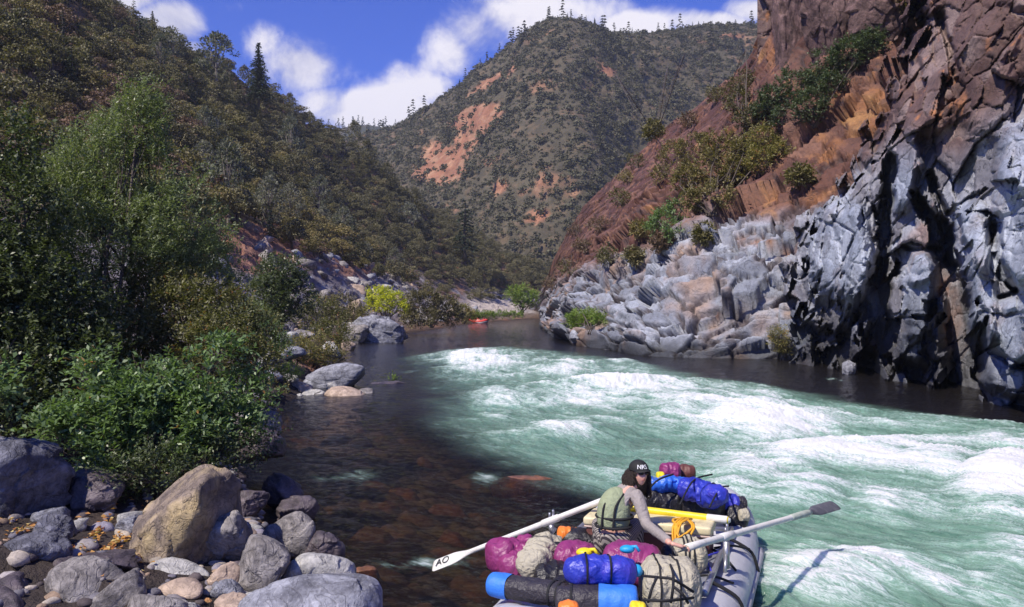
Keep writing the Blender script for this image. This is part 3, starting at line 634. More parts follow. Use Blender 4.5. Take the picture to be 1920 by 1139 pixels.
def merged(name, pts, kinds, scales, mat, seed, label, cat, jit=.25):
    r = np.random.default_rng(seed); VV = []; TT = []
    for p, k, s in zip(pts, kinds, scales):
        V, T = k; a = r.random()*6.283; c, s_ = math.cos(a), math.sin(a); R_ = np.array([[c, s_, 0], [-s_, c, 0], [0, 0, 1]])
        VV.append((V@R_)*s+p); TT.append(np.clip(T*.7+r.random()*.5-.1, 0, 1))
    V = np.concatenate(VV); o = mesh_np(name, V, qf(len(V)//4), mat, {'tint': np.concatenate(TT)}, smooth=False)
    return tag(o, label, cat, None, 'stuff')

lx, ly = proj(LEFT)
lim = np.interp(lx, [-400, 200, 390, 470, 560, 700, 850, 1000, 1100], [600, 520, 440, 432, 462, 505, 545, 560, 560])
mask = ((LJ > 3.9) & (LJ < 11) & ((ly < lim+14) | (LEFT[..., 1] < 60)) & (LEFT[..., 1] > 58) & (lx > -260) & (lx < 1250) & (ly > -160)).astype(float)
mask = mask*(1-((lx > 435) & (lx < 535) & (ly < 178)))
pts = scatter(LEFT, mask, 2500, 3.0, 5)
x, y = proj(pts); inf = (x > -20) & (x < 1010) & (y > -40) & (y < 600)
order = np.argsort(np.where(inf, pts[:, 1], 1e6)); r = np.random.default_rng(4)
restP = []; restK = []; restS = []; cnt = {}
for i, k in enumerate(order):
    p = pts[k]-np.array([0, 0, .4]); near_edge = y[k] > np.interp(x[k], [-400, 200, 390, 470, 560, 700, 850, 1000, 1100], [600, 520, 440, 432, 462, 505, 545, 560, 560])-14
    u_ = r.random(); kind = 'shrub' if (near_edge and u_ < .6) else ('rust' if u_ < (.34 if x[k] < 330 else .12) else 'pine' if u_ > (.98 if x[k] < 330 else .95) else 'fir' if u_ > .92 else 'oak')
    sc = (.62+.48*r.random())*((.6+.4*r.random()) if kind in ('pine', 'fir') else 1.)
    cnt[kind] = cnt.get(kind, 0)+1
    if i < 420 and inf[k] and cnt[kind] <= 290: place_tree(kind, p, sc, r.random()*6.28)
    else:
        q = PROT[kind][r.integers(len(PROT[kind]))]; restP.append(p); restK.append((q[0], q[1])); restS.append(sc)
merged('woodland', restP, restK, restS, M_WOODS, 6, 'dense oak woods higher and farther along the left hillside', 'woodland')
# lone trees on the left skyline
def lone(kind, px, ptop, pbase, z, H0, label, var=0, w=1.):
    h = (pbase-ptop)/F*z; s = h/H0; return place_tree(kind, tuple(P(px, pbase, z)), s*w, .7, var, label, sz=s)
lone('fir', 485, 78, 196, 205, 9.9, 'tall narrow conifer standing alone against the cloud on the left ridge', 2, 1.15)
lone('pine', 405, 62, 178, 188, 11, 'open grey pine on the left ridge beside the tall narrow conifer', 0, 1.3)
lone('pine', 322, 52, 140, 178, 11, 'smaller round topped pine on the left ridge, uppermost of the skyline pines', 1, 1.4)
lone('pine', 410, 225, 420, 150, 11, 'tall hazy grey pine standing in the middle of the left hillside', 1, .8)
lone('pine', 545, 215, 350, 190, 11, 'slender grey pine on the left hillside below the end of the ridge', 2, .7)
lone('fir', 872, 372, 478, 240, 9.9, 'broad dark conifer at the foot of the hillside near the river bend', 1, 1.5)
lone('pine', 765, 380, 480, 235, 11, 'pale grey pine beside the orange bare slope, left of the broad dark conifer', 0, 1.)
# middle mountain: chaparral nobody could count
xm, ym = proj(MID)
mask = ((1-MID_BARE*.93)*(MID_L > .5)*(MID_L < 7)*(xm > 480)*(xm < 1640)).astype(float)
mask = mask*(.25+sstep(-.15, .2, fbm(MID/25., 4, 35)))
pm = scatter(MID, mask, 12500, 2.1, 8); r = np.random.default_rng(9)
SM = [crown_arr(300+i, (2.0, 2.0, 1.5), 10, 12, .6, .42) for i in range(6)]
SM2 = [conifer_arr(320+i, 7, 1.3, 7, 5, .8) for i in range(2)]
ks = [SM[r.integers(6)] if r.random() > .04 else SM2[r.integers(2)] for _ in pm]
merged('chaparral', pm-[0, 0, .3], ks, .65+1.35*r.random(len(pm))**2.2, M_CHAP, 10, 'grey green chaparral covering the far round topped mountain', 'brush')
xf, yf = proj(FAR); pf = scatter(FAR, ((xf > 540) & (xf < 900)).astype(float), 700, 7, 12)
FARP = [conifer_arr(330+i, 14, 2.8, 8, 6, 1.6) for i in range(2)]+[crown_arr(340, (4, 4, 3.4), 9, 9, 1.5, .4)]
merged('forest', pf, [FARP[r.integers(3)] for _ in pf], .7+.5*r.random(len(pf)), M_FIR, 13, 'dark conifer forest on the farthest low ridge between the hills', 'forest')
# conifers along the mountain skyline
for i, xx in enumerate(list(np.linspace(1035, 1110, 8))+list(np.linspace(1135, 1440, 22))+[925, 905, 862, 840]):
    zc = np.interp(xx, [c[0] for c in MIDCR], [c[2] for c in MIDCR]); yc = 0; m = np.abs(xm-xx) < 5; yt = ym[m].min() if m.any() else 60
    place_tree('fir', tuple(P(xx+r.normal()*3, yt+3, zc)), .28+.3*r.random(), r.random()*6, None, 'small dark conifer standing on the crest of the far mountain', 'conifers along the mountain crest')

# ------------------------------------------------------------------ near bushes: sprays of leaves on stems
def sprays(blobs, n, leafL, leafW, slen, seed, per=9, up=.45, shell=.55, droop=0., spread=.9, gap=-.12):
    r = np.random.default_rng(seed); w = np.array([b[3]**2 for b in blobs]); w = w/w.sum(); k = r.choice(len(blobs), n, p=w)
    C = np.array([P(b[0], b[1], b[2]) for b in blobs]); R = np.array([b[3]/F*b[2] for b in blobs])
    d = runit(r, n); rad = shell+(1.0-shell)*r.random(n)**.7
    rad = rad*(1+.30*fbm(C[k]*.9+d*1.6+seed, 3, seed)*2)
    o = C[k]+d*(R[k]*rad)[:, None]*np.array([1, .9, .95]); kp = fbm(o*(1.1 if leafL < .15 else .45)+seed, 3, seed+2) > gap; o, d, k, rad = o[kp], d[kp], k[kp], rad[kp]; n = len(o); D = d*.7+[0, 0, up]+r.normal(size=(n, 3))*.45; D /= np.linalg.norm(D, axis=1, keepdims=True)
    ti = r.random(n); sl = slen*(.6+.8*r.random(n))
    VV = []; TT = []
    for i in range(per):
        f = (i+.5)/per; side = 1 if i % 2 else -1
        pos = o+D*(sl*f)[:, None]; pos[:, 2] -= droop*sl*f*f
        nr = np.array([0, 0, 1.])+r.normal(size=(n, 3))*.55+d*.35; sd = np.cross(nr, D); sd /= np.linalg.norm(sd, axis=1, keepdims=True)
        ld = D*.6+sd*side*spread+r.normal(size=(n, 3))*.2; ld /= np.linalg.norm(ld, axis=1, keepdims=True)
        L = leafL*(.7+.5*r.random(n))
        VV.append(leaves(pos+ld*L[:, None]*.5, ld, nr, L, leafW*(.7+.5*r.random(n))).reshape(n, 4, 3)); TT.append(np.clip(ti*.55+r.random(n)*.45, 0, 1))
    V = np.stack(VV, 1).reshape(-1, 3); T = np.repeat(np.stack(TT, 1).ravel(), 4)
    return V, T, C, R, o, D*sl[:, None]
def bush(name, label, cat, blobs, n, leafL, leafW, slen, mat, seed, base, stem_r=.04, group=None, twigs=.3, bark=None, **kw):
    V, T, C, R, o, D = sprays(blobs, n, leafL, leafW, slen, seed, **kw)
    b = np.array(base, float); root = empty(name, tuple(b)); tag(root, label, cat, group)
    mesh_np('foliage', V-b, qf(len(V)//4), mat, {'tint': T}, smooth=False, parent=root)
    r = np.random.default_rng(seed+1); mb = MB()
    for c, R_ in zip(C, R):
        for q in range(2):
            e = c-b+runit(r, 1)[0]*R_*.45; s0 = np.array([r.normal(), r.normal(), -1.])*stem_r*2; m1 = lerp(s0, e, .4)+[0, 0, .12*np.linalg.norm(e)]+r.normal(size=3)*.06*np.linalg.norm(e); 
            path = resample(np.array([s0, m1, e]), 7); mb.tube(path, np.linspace(stem_r, stem_r*.2, 7), 5)
            for j in range(int(5*twigs*4)):
                p0 = path[r.integers(3, 7)]; e2 = c-b+runit(r, 1)[0]*R_*.9; mb.tube(resample(np.array([p0, lerp(p0, e2, .5)+r.normal(size=3)*.04*R_, e2]), 5), np.linspace(stem_r*.3, stem_r*.06, 5), 4)
    mb.build('branches', bark or M_BARK, root)
    return root
M_WIL = leaf_mat('willow_leaves', (.08, .10, .045), (.25, .29, .14), (.26, .28, .20), .07, .4, .3, 0)
M_ALD = leaf_mat('alder_leaves', (.065, .10, .045), (.20, .29, .115), (.28, .15, .05), .07, .35, .3, 0)
M_OAKG = leaf_mat('laurel_leaves', (.03, .045, .022), (.10, .135, .06), (.2, .2, .1), .05, .5, .2, 0)
M_DRK = leaf_mat('dark_leaves', (.035, .048, .022), (.115, .14, .06), (.22, .24, .20), .05, .4, .25, 0)
M_BRN = leaf_mat('turning_leaves', (.065, .07, .028), (.19, .18, .07), (.32, .14, .04), .10, .5, .3, 0)
M_YEL = leaf_mat('yellow_leaves', (.30, .34, .03), (.62, .60, .06), (.40, .50, .04), .1, .5, .35, 0)
M_GRN = leaf_mat('green_weeds', (.10, .16, .03), (.24, .32, .07), (.34, .26, .08), .1, .5, .35, 0)
M_WEED = leaf_mat('dry_weeds', (.12, .12, .04), (.28, .24, .09), (.42, .22, .08), .15, .6, .3, 0)
def zg(px, py, arrs=None, d=24.):
    q = lookup(arrs or [LEFT], px, py); return q[1] if q is not None else d
bush('willow_tree', 'tall grey green willow with a thin pointed top on the left bank', 'tree', [(262, 195, 17.5, 38), (250, 250, 17.5, 62), (190, 320, 17, 85), (290, 345, 17.5, 80), (120, 400, 16.5, 100), (330, 440, 17.5, 95), (225, 470, 16.5, 115), (375, 525, 18, 75), (90, 540, 16, 100)], 7600, .085, .026, .32, M_WIL, 401, P(200, 800, 15.6), .05, up=.75, per=12, shell=.45)
bush('alder_tree', 'dark leafy tree filling the left edge of the picture beside the willow', 'tree', [(0, 270, 14.5, 75), (10, 400, 14, 100), (-60, 520, 13.5, 120), (30, 560, 13.5, 105), (110, 600, 14, 95), (20, 690, 13, 95), (150, 690, 13.6, 80), (60, 780, 12.8, 60)], 5200, .085, .045, .3, M_DRK, 402, P(40, 870, 13.2), .07, per=9, shell=.5)
bush('riverside_bush', 'dim bush with turning orange leaves behind the bright leafy shrub', 'bush', [(330, 600, 16, 80), (420, 600, 17, 60), (475, 625, 17.5, 48), (245, 640, 15.5, 75), (400, 660, 15.5, 70), (480, 690, 15.8, 45), (300, 560, 16.5, 70)], 4600, .075, .032, .28, M_BRN, 403, P(360, 800, 15.0), .035, per=9, shell=.45)
bush('leafy_shrub', 'bright green broad leaved shrub hanging over the big ochre boulder', 'shrub', [(95, 815, 11.6, 26), (150, 790, 12.0, 36), (190, 720, 12.4, 34), (175, 690, 12.5, 20), (240, 770, 12.2, 44), (300, 730, 12.8, 40), (345, 770, 12.7, 46), (400, 730, 13.1, 46), (455, 740, 13.5, 40), (210, 840, 11.7, 38), (290, 835, 12, 40), (370, 815, 12.5, 42), (440, 790, 13.1, 34), (260, 675, 13, 26), (420, 670, 13.6, 28), (350, 690, 13.2, 30), (130, 850, 11.6, 22)], 3400, .105, .045, .36, M_ALD, 404, P(270, 905, 12.2), .03, per=9, shell=.5, droop=.25, gap=-.06)
bush('shaded_undergrowth', 'sparse dark undergrowth with bare stems below the bright green shrub', 'bush', [(220, 890, 11.2, 42), (300, 880, 11.6, 45), (390, 860, 12.2, 45), (450, 840, 12.8, 36), (500, 820, 13.5, 24), (340, 900, 11.5, 25)], 700, .06, .03, .25, M_DRK, 405, P(310, 925, 11.6), .02, per=7, shell=.3)
bush('left_edge_sprig', 'sprig of green and orange leaves poking in at the left edge above the grey boulder', 'shrub', [(-12, 720, 10.5, 30), (-10, 745, 10.4, 22)], 60, .11, .05, .28, M_ALD, 406, P(-40, 880, 10.8), .02, per=8)
z4 = 52
bush('round_bush', 'dark round bush on the left bank behind the willow, left of the yellow bush', 'bush', [(525, 520, z4, 42), (510, 560, z4-1, 46), (550, 555, z4, 40), (500, 595, z4-2, 30)], 1700, .19, .09, .5, M_DRK, 410, P(525, 632, z4), .08, per=8)
bush('yellow_bush', 'bright yellow bush behind the big grey boulder by the water', 'bush', [(706, 556, 92, 16), (722, 570, 91, 15), (744, 564, 92, 14), (700, 574, 92, 11), (752, 578, 92, 9), (728, 554, 92, 9)], 620, .22, .13, .5, M_YEL, 411, P(725, 600, 92), .08, per=7, bark=M_BARKG)
bush('willow_thicket', 'dark green willow thicket at the water right of the yellow bush', 'bush', [(780, 572, 98, 26), (805, 568, 99, 24), (830, 580, 100, 26), (795, 590, 97, 22), (850, 590, 102, 20), (772, 596, 97, 16)], 1500, .28, .13, .6, M_OAK, 412, P(808, 612, 99), .08, per=7, bark=M_BARKG)
bush('bank_bush', 'small olive bush at the waterside end of the willow thicket', 'bush', [(868, 588, 118, 14), (882, 594, 120, 10)], 260, .3, .14, .6, M_WEED, 413, P(870, 606, 118), .06, per=6)
bush('bend_bush', 'pale green bush above the gravel bar where the river bends away', 'bush', [(962, 553, 170, 12), (982, 555, 172, 20), (996, 560, 172, 14), (972, 566, 170, 14)], 600, .42, .2, .9, M_GRN, 414, P(980, 585, 171), .1, per=6)
# weeds and small bushes along the left bank
lowb = [(600, 590, 62, 34, M_BRN, 'brown green bush just right of the dark round bush'), (640, 575, 75, 24, M_OAK, 'dull green bush left of the yellow bush'), (668, 590, 82, 16, M_WEED, 'olive bush between the dull green bush and the yellow bush'), (620, 625, 48, 30, M_BRN, 'rust tinged bush beside the big grey boulder'), (590, 655, 40, 30, M_WEED, 'tawny weeds above the blue grey boulder'), (555, 655, 36, 24, M_WEED, 'yellow green weeds on the bank left of the tawny weeds'),
        (540, 700, 31, 17, M_GRN, 'vivid green weeds beside the pale stones'), (515, 730, 28, 16, M_WEED, 'olive weeds below the vivid green weeds'), (500, 640, 30, 34, M_ALD, 'fresh green bush against the foot of the dark round bush'), (470, 600, 33, 34, M_WIL, 'grey green bush between the willow and the dark round bush'), (630, 668, 45, 14, M_WEED, 'low weeds at the water edge behind the blue grey boulder'), (737, 716, 36.2, 6, M_GRN, 'tiny green tuft growing on the dark wet rock')]
for i, (x_, y_, z_, r_, mt, lb) in enumerate(lowb):
    sc = z_/40
    bush('bank_shrub', lb, 'shrub', [(x_, y_, z_, r_), (x_+r_*.8, y_+r_*.4, z_, r_*.7), (x_-r_*.8, y_+r_*.3, z_, r_*.7)], max(60, int(r_*r_*.55)), .12*sc, .05*sc, .3*sc, mt, 430+i, P(x_, y_+r_*1.2, z_), .02*sc, group='shrubs along the left bank', per=7, up=.8)
grs = [(935, 590, 150, 40, 5), (905, 594, 150, 18, 4)]
bush('bar_grass', 'strip of green grass on the gravel bar behind the red raft', 'grass', [(x_, y_+2, z_, 5) for x_, y_, z_, a, b in grs for x_ in np.linspace(x_-a, x_+a, 7)], 500, .5, .12, .5, M_GRN, 450, P(925, 600, 148), .02, per=5, up=1.)
# right slope
def on_right(x_, y_, back=.4, r_=0): return zg(x_, y_, [RIGHT], 75)-r_/F*70*back
def rb(name, lb, cat, pts, n, lL, lW, sl, mat, seed, basep, **kw):
    bl = [(x_, y_, on_right(x_, y_, .5, r_), r_) for x_, y_, r_ in pts]; q = lookup([RIGHT], *basep); q = q if q is not None else P(basep[0], basep[1], bl[0][2])
    return bush(name, lb, cat, bl, n, lL, lW, sl, mat, seed, q, .065, **kw)
rb('live_oak', 'wide spreading olive oak clinging to the brown slope above the grey rocks', 'tree', [(1262, 295, 28), (1300, 280, 30), (1350, 276, 32), (1392, 288, 26), (1335, 318, 34), (1290, 335, 26), (1378, 325, 24), (1345, 362, 22), (1240, 330, 16), (1305, 375, 18)], 2300, .24, .12, .55, M_OLIVE, 461, (1330, 400))
rb('green_bush', 'fresh green bush at the left foot of the spreading oak', 'bush', [(1245, 412, 18), (1272, 392, 20), (1262, 428, 14), (1228, 425, 12)], 600, .22, .11, .5, M_ALD, 462, (1250, 445))
rb('mountain_laurel', 'large dark green bush growing across the top of the brown slope', 'bush', [(1450, 190, 28), (1495, 162, 32), (1545, 128, 32), (1592, 102, 30), (1632, 82, 24), (1515, 200, 28), (1468, 222, 20), (1560, 160, 22), (1430, 205, 16)], 2300, .20, .10, .5, M_OAKG, 463, (1520, 240))
rb('hanging_bush', 'dull olive bush left of the large dark green bush on the slope', 'bush', [(1395, 150, 20), (1385, 190, 20), (1405, 222, 18), (1368, 175, 14)], 450, .26, .12, .6, M_OAK, 464, (1395, 235))
rb('dry_bush', 'pale dry bush between the spreading oak and the orange gully', 'bush', [(1430, 265, 26), (1455, 290, 22), (1425, 300, 20)], 500, .22, .09, .5, M_WEED, 465, (1435, 310))
rb('cliff_top_bush', 'olive bush on top of the crag in the upper right', 'bush', [(1700, 10, 36), (1660, 20, 30), (1730, -20, 40)], 900, .24, .1, .55, M_OLIVE, 466, (1690, 50))
rb('waterside_grass', 'tuft of green grass on the grey rocks near the water at the bend', 'grass', [(1080, 605, 14), (1105, 602, 14), (1125, 606, 8)], 400, .3, .06, .6, M_GRN, 467, (1098, 620), up=1.2)
rb('cliff_grass', 'faint green grass tuft on the grey slab left of the dark recess', 'grass', [(1462, 635, 18), (1470, 655, 12)], 150, .22, .04, .4, M_WEED, 468, (1465, 665), up=1.)
for i, (x_, y_, r_) in enumerate([(1160, 370, 16), (1120, 420, 14), (1190, 300, 14), (1225, 245, 14), (1090, 460, 12), (1140, 480, 14), (1200, 430, 12), (1290, 225, 12), (1060, 500, 12), (1170, 330, 10), (1030, 530, 10), (1340, 175, 14), (1500, 330, 16), (1075, 430, 10), (1190, 480, 10), (1320, 440, 12), (1240, 455, 12)]):
    rb('slope_shrub', 'small dull shrub dotting the brown slope on the right bank', 'shrub', [(x_, y_, r_), (x_+r_*.7, y_+3, r_*.7), (x_-r_*.7, y_+3, r_*.6)], 170, .3, .13, .5, [M_OLIVE, M_RUST, M_OAK][i % 3], 470+i, (x_, y_+r_*.6), group='shrubs dotting the right slope', per=6)
# ------------------------------------------------------------------ boulders
def rock_arr(seed, sub=4, planes=11, soft=9., rough=.10, custom=None):
    r = np.random.default_rng(seed); b = bmesh.new(); bmesh.ops.create_icosphere(b, subdivisions=sub, radius=1)
    b.verts.ensure_lookup_table(); V = np.array([v.co[:] for v in b.verts]); Fc = np.array([[v.index for v in f.verts] for f in b.faces]); b.free()
    N = runit(r, planes); D = .55+.42*r.random(planes); 
    if custom: N = np.array([c[:3] for c in custom], float); N /= np.linalg.norm(N, axis=1, keepdims=True); D = np.array([c[3] for c in custom])
    dots = V@N.T
    inv = np.where(dots > .05, dots/D, 0); inv = np.concatenate([inv, np.full((len(V), 1), .86)], 1)
    rad = 1/(np.sum(inv**soft, axis=1)**(1/soft))
    V = V*rad[:, None]
    o = np.array([seed*3.1, 0, 0]); d, rid, e = facet(V*1.7+o, seed); 
    V = V*(1+rough*(.9*d+.5*(rid-.5))+rough*.9*fbm(V*1.6+o, 4, seed)+rough*.4*fbm(V*6+o, 4, seed+3))[:, None]
    V = V-(V.max(0)+V.min(0))/2; V /= np.abs(V).max(0)
    return V, Fc
def rmat(name, a, b, **kw): return rock_shader(name, False, (a, b), **kw)
R_BLUE = rmat('blue_grey_stone', (.15, .15, .175), (.34, .345, .385), scale=3.4, crack=2., bump=.7, spots=((.55, .55, .56), .35))
R_LILAC = rmat('lilac_stone', (.15, .135, .13), (.35, .32, .30), scale=3.2, crack=2., bump=.7, spots=((.42, .36, .30), .3))
R_PALE = rmat('pale_stone', (.34, .33, .32), (.52, .50, .46), scale=3.6, crack=2., bump=.6, spots=((.20, .2, .2), .5))
R_TAN = rmat('tan_stone', (.34, .25, .19), (.52, .40, .31), scale=2., crack=1.5, bump=.25)
R_OCHRE = rmat('ochre_stone', (.17, .135, .12), (.36, .28, .21), scale=3.0, crack=1.6, bump=.9, stain=((.46, .35, .16), .6), spots=((.13, .10, .09), .4))
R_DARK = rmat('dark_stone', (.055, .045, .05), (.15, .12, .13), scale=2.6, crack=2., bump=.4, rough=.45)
R_ORG = rmat('orange_stone', (.42, .20, .08), (.60, .34, .14), scale=3., crack=2., bump=.2)
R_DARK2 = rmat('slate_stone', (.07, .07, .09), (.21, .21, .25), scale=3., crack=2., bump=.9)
R_RED = rmat('submerged_stone', (.10, .045, .025), (.24, .11, .055), scale=4., crack=3., bump=.3, rough=.3)
R_SLAB = rmat('cliff_slab', (.26, .27, .31), (.44, .45, .50), scale=1.2, crack=.8, bump=.6, spots=((.22, .18, .17), .4))
R_CRAG = rmat('dark_crag', (.09, .055, .05), (.20, .125, .115), scale=1.2, crack=.6, bump=.7)
def boulder(label, x0, x1, y0, y1, gz, mat, seed, depth=.8, tilt=0, name='boulder', group=None, soft=14., rough=.13, sub=6, yaw=None, planes=11, z=None, cat='boulder', sink=.15, custom=None):
    """a boulder whose outline runs x0..x1, y0..y1; it stands at height gz unless its distance z is given"""
    if z is None:
        q = lookup([LEFT], (x0+x1)/2, min(y1, 1250)-4, 10); z = q[1] if (q is not None and q[2] > -.15) else (CAMZ-gz)*F/(y1-HY)
    w = (x1-x0)/F*z; dp = w*depth; zc = z+dp*.35; h = (y1-y0)/F*zc*(1+sink)
    V, Fc = rock_arr(seed, sub, planes, soft, rough, custom)
    V = V*np.array([w/2, dp/2, h/2]); c, s = math.cos(tilt), math.sin(tilt)
    if tilt:
        V = np.stack([V[:, 0]*c+V[:, 2]*s, V[:, 1], -V[:, 0]*s+V[:, 2]*c], -1); e = (V.max(0)-V.min(0))/2; V -= (V.max(0)+V.min(0))/2
        V *= np.array([w/2/e[0], 1, h/2/e[2]])
    o = mesh_np(name, V, Fc, mat); cx = ((x0+x1)/2-CX)/F*zc; top = CAMZ-(y0-HY)/F*zc
    o.location = (cx, zc, top-h/2); tag(o, label, cat, group); return o
B = boulder
B('big ochre boulder with a slanting top, largest rock in the foreground', 244, 442, 880, 1056, .25, R_OCHRE, 513, .9, 0, soft=20, rough=.11, custom=[(-.50, -.25, .82, .56), (.97, -.25, .05, .72), (-.1, -.95, .25, .78), (.15, 0, 1, .98), (-1, 0, -.1, .98), (0, 1, 0, .8), (0, 0, -1, .8), (.7, -.6, -.3, .72), (-.75, -.6, .2, .85)])
B('broken brown rock leaning against the right side of the big ochre boulder', 360, 482, 955, 1062, .2, R_LILAC, 511, .8, .3, soft=12, rough=.16)
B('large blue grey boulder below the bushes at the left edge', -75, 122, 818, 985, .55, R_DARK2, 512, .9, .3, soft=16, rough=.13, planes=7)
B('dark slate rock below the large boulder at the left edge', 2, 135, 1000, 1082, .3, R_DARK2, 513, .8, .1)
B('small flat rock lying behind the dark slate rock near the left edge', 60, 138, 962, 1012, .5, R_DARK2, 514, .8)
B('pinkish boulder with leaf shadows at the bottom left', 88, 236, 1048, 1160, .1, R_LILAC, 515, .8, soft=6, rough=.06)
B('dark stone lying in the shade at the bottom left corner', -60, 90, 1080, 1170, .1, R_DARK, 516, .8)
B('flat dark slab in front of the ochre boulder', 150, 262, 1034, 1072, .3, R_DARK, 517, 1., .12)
B('dark slab behind the flat dark slab in leaf litter', 215, 268, 970, 1000, .4, R_BLUE, 518, 1.)
B('long pale grey stone in front of the ochre boulder', 278, 396, 1048, 1102, .15, R_PALE, 520, .7, .05, soft=8, rough=.08)
B('small round tan stone at the left end of the long pale stone', 244, 293, 1068, 1113, .15, R_TAN, 521, .9, soft=5, rough=.05)
B('beige oval stone below the long pale grey stone', 294, 388, 1082, 1126, .1, R_TAN, 522, .7, -.2, soft=5, rough=.05)
B('tan stone between the long pale stone and the grey boulder', 392, 452, 1056, 1104, .15, R_TAN, 523, .8, soft=6)
B('small blue stone below the grey boulder', 394, 460, 1084, 1126, .08, R_BLUE, 524, .8, soft=6)
B('upright grey boulder right of the ochre boulder', 442, 548, 1004, 1112, .1, R_LILAC, 525, .8, .35, soft=8, rough=.07)
B('half wet boulder with an orange edge behind the upright grey boulder', 494, 596, 960, 1040, .1, R_LILAC, 526, .8, -.15, soft=7, rough=.08)
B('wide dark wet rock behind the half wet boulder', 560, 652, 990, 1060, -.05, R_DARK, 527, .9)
B('pale speckled boulder above the big blue grey one', 522, 668, 1030, 1112, .02, R_PALE, 528, .7, -.12, soft=6, rough=.06)
B('big blue grey boulder at the bottom edge', 440, 725, 1080, 1230, -.05, R_BLUE, 529, .6, .1, soft=6, rough=.06)
B('mottled grey stone at the bottom edge below the beige oval stone', 222, 358, 1108, 1180, .1, R_LILAC, 530, .7, soft=6, rough=.07)
B('small orange stone at the bottom edge', 372, 405, 1120, 1152, .08, R_ORG, 531, .9, soft=5)
B('round tan stone at the bottom edge beside the small orange stone', 398, 468, 1116, 1165, .08, R_TAN, 532, .8, soft=5)
B('small white stone tucked against the big blue grey boulder', 452, 515, 1110, 1135, .1, R_PALE, 533, .8, soft=5)
B('cream pebble at the bottom edge left of the orange stone', 330, 375, 1128, 1160, .08, R_PALE, 534, .8, soft=5)
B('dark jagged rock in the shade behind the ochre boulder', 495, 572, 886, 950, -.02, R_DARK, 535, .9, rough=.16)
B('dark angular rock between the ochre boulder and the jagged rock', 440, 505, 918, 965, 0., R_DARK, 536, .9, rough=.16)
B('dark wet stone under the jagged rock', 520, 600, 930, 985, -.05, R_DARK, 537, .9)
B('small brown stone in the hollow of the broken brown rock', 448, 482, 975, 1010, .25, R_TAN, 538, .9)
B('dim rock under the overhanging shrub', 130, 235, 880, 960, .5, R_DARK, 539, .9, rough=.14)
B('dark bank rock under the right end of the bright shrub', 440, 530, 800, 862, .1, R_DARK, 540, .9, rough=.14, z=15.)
B('mauve rock under the right tip of the bright shrub', 470, 528, 770, 815, .1, R_LILAC, 541, .9, z=15.8)
# stones showing through or just breaking the shallows
B('broad red brown stone just under the surface left of the raft', 915, 1085, 886, 945, -.2, R_RED, 550, .7, soft=5, rough=.05, z=15.2, name='submerged_stone')
B('fainter red brown stone under the surface beside the broad one', 1050, 1150, 898, 935, -.2, R_RED, 551, .8, soft=5, z=15.5, name='submerged_stone')
for i, (x0, x1, y0, y1) in enumerate([(600, 660, 818, 838), (655, 700, 828, 842), (640, 700, 864, 884), (605, 645, 926, 942), (560, 640, 1050, 1090), (560, 610, 840, 856), (650, 720, 1065, 1130)]):
    zz = (CAMZ+.12)*F/((y0+y1)/2-HY)
    B('reddish stone lying under the clear shallow water', x0, x1, y0, y1, 0, R_RED, 560+i, .8, soft=5, z=zz, name='submerged_stone', group='reddish stones under the shallows', sub=4)
B('dark wet stone with water curling round it left of the oar blade', 735, 812, 1052, 1078, 0, R_DARK, 558, .6, soft=5, z=10.6, name='submerged_stone')
# stones of the little point in the middle distance
B('blue grey boulder lying on the pale stones at the water edge', 570, 690, 679, 730, .55, R_BLUE, 570, .8, -.1, z=32.5, soft=7, rough=.06)
B('large tan stone at the water edge below the blue grey boulder', 602, 690, 724, 768, 0, R_TAN, 571, .8, .1, z=29.5, soft=9, rough=.06)
B('pale yellow stone left of the large tan stone', 566, 612, 730, 758, 0, R_PALE, 572, .8, z=30, soft=6)
B('rosy stone behind the pale yellow stone', 535, 590, 714, 745, 0, R_TAN, 573, .8, z=31, soft=6)
for i_, q_ in enumerate([(588, 625, 748, 770), (560, 585, 722, 742), (520, 550, 728, 750), (500, 528, 752, 770), (548, 572, 755, 772), (575, 598, 730, 748), (612, 640, 716, 734), (672, 700, 728, 746), (530, 560, 700, 722), (488, 515, 735, 756)]):
    B('small pale stone in the cluster round the large tan stone', *q_, 0, [R_PALE, R_TAN, R_PALE, R_LILAC][i_ % 4], 650+i_, .8, z=29.2+.25*(770-q_[3])/5, sub=4, group='small stones of the pale cluster at the point')
B('small white stone at the left end of the pale stones', 540, 572, 738, 760, 0, R_PALE, 574, .8, z=29.5, soft=6)
B('small tan stone at the far left of the pale stones', 515, 545, 745, 765, 0, R_TAN, 575, .8, z=29, soft=6)
B('low dark rock breaking the water right of the blue grey boulder', 685, 768, 714, 752, 0, R_DARK, 576, .9, z=34, rough=.14)
B('big grey boulder with a flat top standing in the water below the yellow bush', 648, 768, 590, 646, 0, R_BLUE, 577, .7, .06, z=73, soft=12, rough=.13, planes=8)
B('dark lower rock against the left side of the big grey boulder', 640, 694, 608, 648, 0, R_LILAC, 578, .8, z=71.5, rough=.14)
for i, (x0, x1, y0, y1, z_, mt) in enumerate([(505, 560, 622, 655, 38, R_PALE), (545, 590, 618, 640, 42, R_LILAC), (520, 575, 648, 675, 35, R_BLUE), (470, 520, 650, 680, 30, R_LILAC), (600, 640, 640, 668, 44, R_PALE), (500, 530, 690, 712, 29, R_BLUE), (480, 515, 660, 690, 27, R_PALE), (640, 668, 638, 658, 60, R_TAN)]):
    B(['pale', 'mauve', 'blue', 'mauve', 'cream', 'small blue', 'small pale', 'rosy'][i]+' rock among weeds of the left bank, '+['nearest the round bush', 'behind the pale one', 'above the vivid green weeds', 'against the fresh green bush', 'beside the tawny weeds', 'below the fresh green bush', 'at the tip of the turning bush', 'near the boulder'][i], x0, x1, y0, y1, 0, mt, 580+i, .8, z=z_, sub=4, rough=.13)
